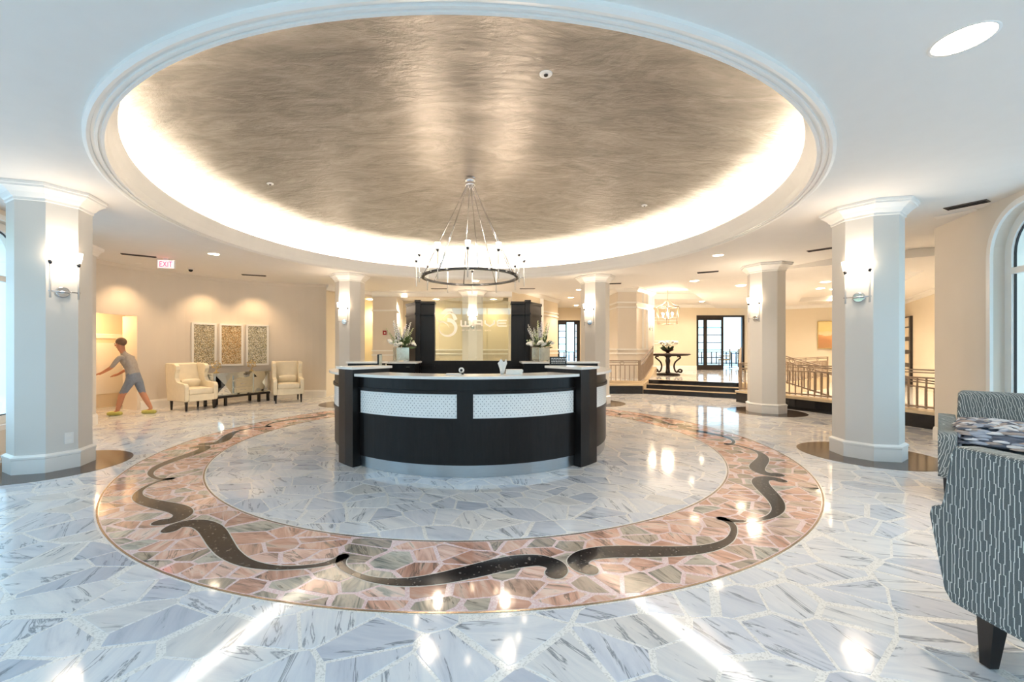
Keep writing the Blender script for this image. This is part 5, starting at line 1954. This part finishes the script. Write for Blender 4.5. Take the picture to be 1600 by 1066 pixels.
for k in range(6):
    x, y = hex_[k]; x2, y2 = hex_[(k + 1) % 6]
    MB().tube([(x * rT, y * rT, zT), (x * rB, y * rB, zB_)], .010, 6).build('cage_bar', M['bronze'], lt)
    MB().tube([(x * rT, y * rT, zT), (x2 * rT, y2 * rT, zT)], .010, 6).build('top_bar', M['bronze'], lt)
    MB().tube([(x * rB, y * rB, zB_), (x2 * rB, y2 * rB, zB_)], .010, 6).build('bottom_bar', M['bronze'], lt)
    MB().tube(spline([(x * rT, y * rT, zT), (x * .20, y * .20, zT + .10), (x * .05, y * .05, zT + .22)], 4), .009, 6).build('roof_bar', M['bronze'], lt)
    cx_, cy_ = x * .17, y * .17
    MB().lathe([(.018, 2.33), (.018, 2.44)], 10, (cx_, cy_, 0)).build('candle', M['plastic'], lt)
    MB().ball((cx_, cy_, 2.475), .028, 10, 6, (1, 1, 1.5)).build('bulb', M['bulb'], lt)
    MB().tube([(0, 0, 2.28), (cx_, cy_, 2.33)], .008, 6).build('candle_arm', M['bronze'], lt)
MB().tube([(0, 0, 2.26), (0, 0, 3.35)], .009, 8).build('stem', M['bronze'], lt)
MB().lathe([(.09, 3.34), (.09, 3.375)], 20).build('canopy', M['bronze'], lt)
lamp('lantern_light', 'POINT', (6.15, 13.95, 2.55), 40, WARM2, .15)
# ---- terrace doors
def door_leaf(name, parent, x0_, x1_, y, z0_, z1_, rows=6, st=.085, kick=.22):
    d = MB()
    for x in (x0_ + st / 2, x1_ - st / 2):
        d.box((x, y, (z0_ + z1_) / 2), (st, .05, z1_ - z0_))
    d.box(((x0_ + x1_) / 2, y, z0_ + kick / 2), (x1_ - x0_ - 2 * st, .05, kick))
    d.box(((x0_ + x1_) / 2, y, z1_ - .06), (x1_ - x0_ - 2 * st, .05, .12))
    o = d.build(name, M['black_metal'], parent)
    for i in range(1, rows):
        z = z0_ + kick + (z1_ - .12 - z0_ - kick) * i / rows
        MB().box(((x0_ + x1_) / 2, y, z), (x1_ - x0_ - 2 * st, .03, .035)).build('muntin', M['black_metal'], o)
    h = (z1_ - .12 - z0_ - kick) / rows
    for i in range(rows):
        z = z0_ + kick + h * (i + .5)
        MB().box(((x0_ + x1_) / 2, y, z), (x1_ - x0_ - 2 * st, .006, h - .036)).build('pane', M['glass'], o)
    return o
def french(n, x0_, x1_, y, z0_, z1_, splits, label):
    fr = MB()
    for x in (x0_ + .04, x1_ - .04):
        fr.box((x, y, (z0_ + z1_) / 2), (.08, .10, z1_ - z0_))
    fr.box(((x0_ + x1_) / 2, y, z1_ - .04), (x1_ - x0_ - .16, .10, .08))
    o = struct(fr.build('door_%d' % n, M['black_metal']))
    for a, b, r in splits:
        door_leaf('door_leaf' if b - a > .5 else 'sidelight', o, a, b, y, z0_ + .003, z1_ - .08, r, .09 if b - a > .5 else .06)
    return o
french(2, 9.0, 11.1, YD + .12, HP, 2.72, [(9.08, 9.42, 6), (9.42, 10.22, 6)], '')
d3 = french(3, 3.22, 4.32, YE + .12, HP, 2.6, [(3.30, 3.72, 6), (4.06, 4.24, 6)], '')
# painting
q0 = Vector((12.2, 16.6)) + n2 * .95
q0 = q0 - u2 * .03
t = thing('landscape_painting', 'large framed hazy orange landscape on the cream wall of the right room', 'painting', (q0.x + n2.x * .9, q0.y + n2.y * .9, 1.82), math.atan2(n2.y, n2.x))
MB().box((0, 0, 0), (1.8, .03, 1.02)).build('canvas', M['painting'], t)
for x in (-.91, .91):
    MB().box((x, -.005, 0), (.03, .045, 1.06)).build('frame_side', M['gold'], t)
for z in (-.52, .52):
    MB().box((0, -.005, z), (1.8, .045, .03)).build('frame_rail', M['gold'], t)
# door in the right room (partly behind the column)
dr = (p2 - p1).normalized()
q0 = p1 + dr * .55 + Vector((dr.y, -dr.x)) * 0
nr = Vector((-.816, .577))
o = MB()
ang = math.atan2(dr.y, dr.x)
c_ = q0 + nr * .03
o.box((c_.x, c_.y, 1.2), (1.0, .07, 2.4), ang)
o = struct(o.build('door_4', M['black_metal']))
for z in (.5, .95, 1.4, 1.85, 2.2):
    c_ = q0 + nr * .07
    MB().box((c_.x, c_.y, z), (.72, .02, .30), ang).build('pane', M['wall_cream'], o)
# terrace furniture seen through the doors
def patio_chair(x, y, rz, label):
    t = thing('patio_chair', label, 'chair', (x, y, HP - .02), rz, 'wicker chairs on the terrace')
    MB().box((0, 0, .42), (.5, .5, .08)).build('seat', M['wicker'], t, bevel=.02)
    MB().box((0, -.23, .68), (.5, .06, .5)).build('backrest', M['wicker'], t, bevel=.02)
    for s in (-1, 1):
        MB().box((s * .26, .0, .60), (.05, .48, .05)).build('armrest', M['wicker'], t, bevel=.015)
        for yy in (-.22, .22):
            leg_mb(s * .23, yy, .40, .03, .035).build('leg', M['black_metal'], t)
    return t
patio_chair(11.35, 19.6, R(60), 'wicker terrace chair nearest the open door')
patio_chair(13.0, 20.6, R(-80), 'wicker terrace chair beyond the round table')
t = thing('patio_table', 'small round table on the terrace between wicker chairs', 'table', (12.0, 20.1, HP - .02))
MB().lathe([(.42, .70), (.42, .73)], 24).build('table_top', M['black_metal'], t)
MB().tube([(0, 0, .02), (0, 0, .70)], .03, 8).build('stem', M['black_metal'], t)
MB().lathe([(.25, .002), (.25, .02)], 20).build('base', M['black_metal'], t)
t = thing('terrace_fence', 'low dark terrace fence of upright bars beyond the doors', 'fence', (10.2, 25.0, HP - .02))
for k in range(46):
    MB().box((-6.7 + k * .3, 0, .36), (.05, .05, .72)).build('bar', M['black_metal'], t)
for z in (.06, .74):
    MB().box((0, 0, z), (13.6, .06, .05)).build('rail', M['black_metal'], t)
# ================================================================== PERSON
def skin_body(name, verts, edges, radii, root, parent, mats, matfn, sub=2):
    me = bpy.data.meshes.new(name)
    me.from_pydata(verts, edges, [])
    o = bpy.data.objects.new(name, me)
    col.objects.link(o)
    sk = o.modifiers.new('skin', 'SKIN')
    sk.use_smooth_shade = True
    for i, r in enumerate(radii):
        rr_ = r if isinstance(r, tuple) else (r, r)
        me.skin_vertices[0].data[i].radius = rr_
    me.skin_vertices[0].data[root].use_root = True
    ss = o.modifiers.new('sub', 'SUBSURF')
    ss.levels = ss.render_levels = sub
    bpy.context.view_layer.update()
    dg = bpy.context.evaluated_depsgraph_get()
    m2 = bpy.data.meshes.new_from_object(o.evaluated_get(dg))
    bpy.data.objects.remove(o)
    m2.materials.clear()
    for mm in mats:
        m2.materials.append(mm)
    for p in m2.polygons:
        p.use_smooth = True
        p.material_index = matfn(p.center)
    r = bpy.data.objects.new(name, m2)
    col.objects.link(r)
    if parent:
        r.parent = parent
    return r
# facing local +x ; stride of about half a metre ; height about 1.5 m, leaning forward
pr_ = thing('person', 'person in grey shirt and blue shorts striding towards the alcove, arms reaching forward', 'person', (-6.93, 8.05, 0.0), R(186))
J = {}
vv, ee, rr_ = [], [], []
def J_(n, p, r, par=None):
    J[n] = len(vv)
    vv.append(p)
    rr_.append(r)
    if par:
        ee.append((J[par], J[n]))
J_('pelvis', (0, 0, .76), (.125, .10))
J_('waist', (.045, 0, .90), (.105, .085), 'pelvis')
J_('chest', (.12, 0, 1.06), (.13, .10), 'waist')
J_('neckb', (.185, 0, 1.18), (.065, .06), 'chest')
J_('neck', (.215, 0, 1.235), (.045, .045), 'neckb')
J_('head0', (.245, 0, 1.31), (.072, .066), 'neck')
J_('head1', (.262, 0, 1.40), (.078, .070), 'head0')
J_('head2', (.262, 0, 1.455), (.050, .045), 'head1')
for s, nm in ((1, 'l'), (-1, 'r')):
    J_('sh' + nm, (.155, s * .155, 1.13), .052, 'chest')
    el = (.27, s * .20, .93) if s > 0 else (.24, s * .21, .91)
    wr = (.46, s * .16, .83) if s > 0 else (.42, s * .17, .78)
    J_('el' + nm, el, .036, 'sh' + nm)
    J_('wr' + nm, wr, .024, 'el' + nm)
    J_('pa' + nm, (wr[0] + .06, wr[1] - s * .01, wr[2] - .02), (.030, .018), 'wr' + nm)
    for k in range(4):
        b = (wr[0] + .095, wr[1] + (k - 1.5) * .017, wr[2] - .03)
        J_('f%s%d' % (nm, k), b, .0085, 'pa' + nm)
        J_('g%s%d' % (nm, k), (b[0] + .03, b[1], b[2] - .018 - .003 * abs(k - 1)), .0075, 'f%s%d' % (nm, k))
    J_('t' + nm, (wr[0] + .06, wr[1] - s * .038, wr[2] - .035), .009, 'pa' + nm)
    hp = (0.0, s * .085, .68)
    J_('hip' + nm, hp, .088, 'pelvis')
    kn = (.16, s * .09, .40) if s > 0 else (-.09, s * .09, .40)
    an = (.245, s * .09, .075) if s > 0 else (-.25, s * .09, .095)
    J_('kn' + nm, kn, .056, 'hip' + nm)
    J_('ca' + nm, tuple((kn[i] * .62 + an[i] * .38) for i in range(3)), .052, 'kn' + nm)
    J_('an' + nm, an, .032, 'ca' + nm)
    J_('ft' + nm, (an[0] + .10, an[1], .035), (.036, .026), 'an' + nm)
def pm(c):
    if c.z > 1.20 and c.x > .17 and abs(c.y) < .1:
        return 0
    if c.z > .80 and c.x < .22 or (c.z > .93 and c.x < .27):
        return 1 if c.z > .76 else 2
    if c.z > .43 and c.x < .20 and c.z < .82:
        return 2
    return 0
skin_body('body', vv, ee, rr_, 0, pr_, [M['skin'], M['shirt'], M['shorts']], pm)
for s, an in ((1, (.245, .09, .075)), (-1, (-.25, -.09, .095))):
    soft_box(MB(), (an[0] + .045, an[1], .036), (.25, .095, .068), .03).build('shoe', M['shoe'], pr_)
hb = MB().ball((0, 0, 0), .092, 14, 10, (1.0, .86, .95))
o = hb.build('hair', M['hair'], pr_)
o.location = (.238, 0, 1.425)
for s in (-1, 1):
    MB().ball((.335, s * .028, 1.385), .0085, 8, 5).build('eye', M['black'], pr_)
    MB().ball((.255, s * .078, 1.375), .018, 8, 5, (.8, .4, 1.2)).build('ear', M['skin'], pr_)
MB().ball((.345, 0, 1.355), .015, 8, 5, (1, .7, 1.2)).build('nose', M['skin'], pr_)
MB().ball((.328, 0, 1.318), .014, 8, 4, (.5, 1.3, .35)).build('mouth', M['red'], pr_)
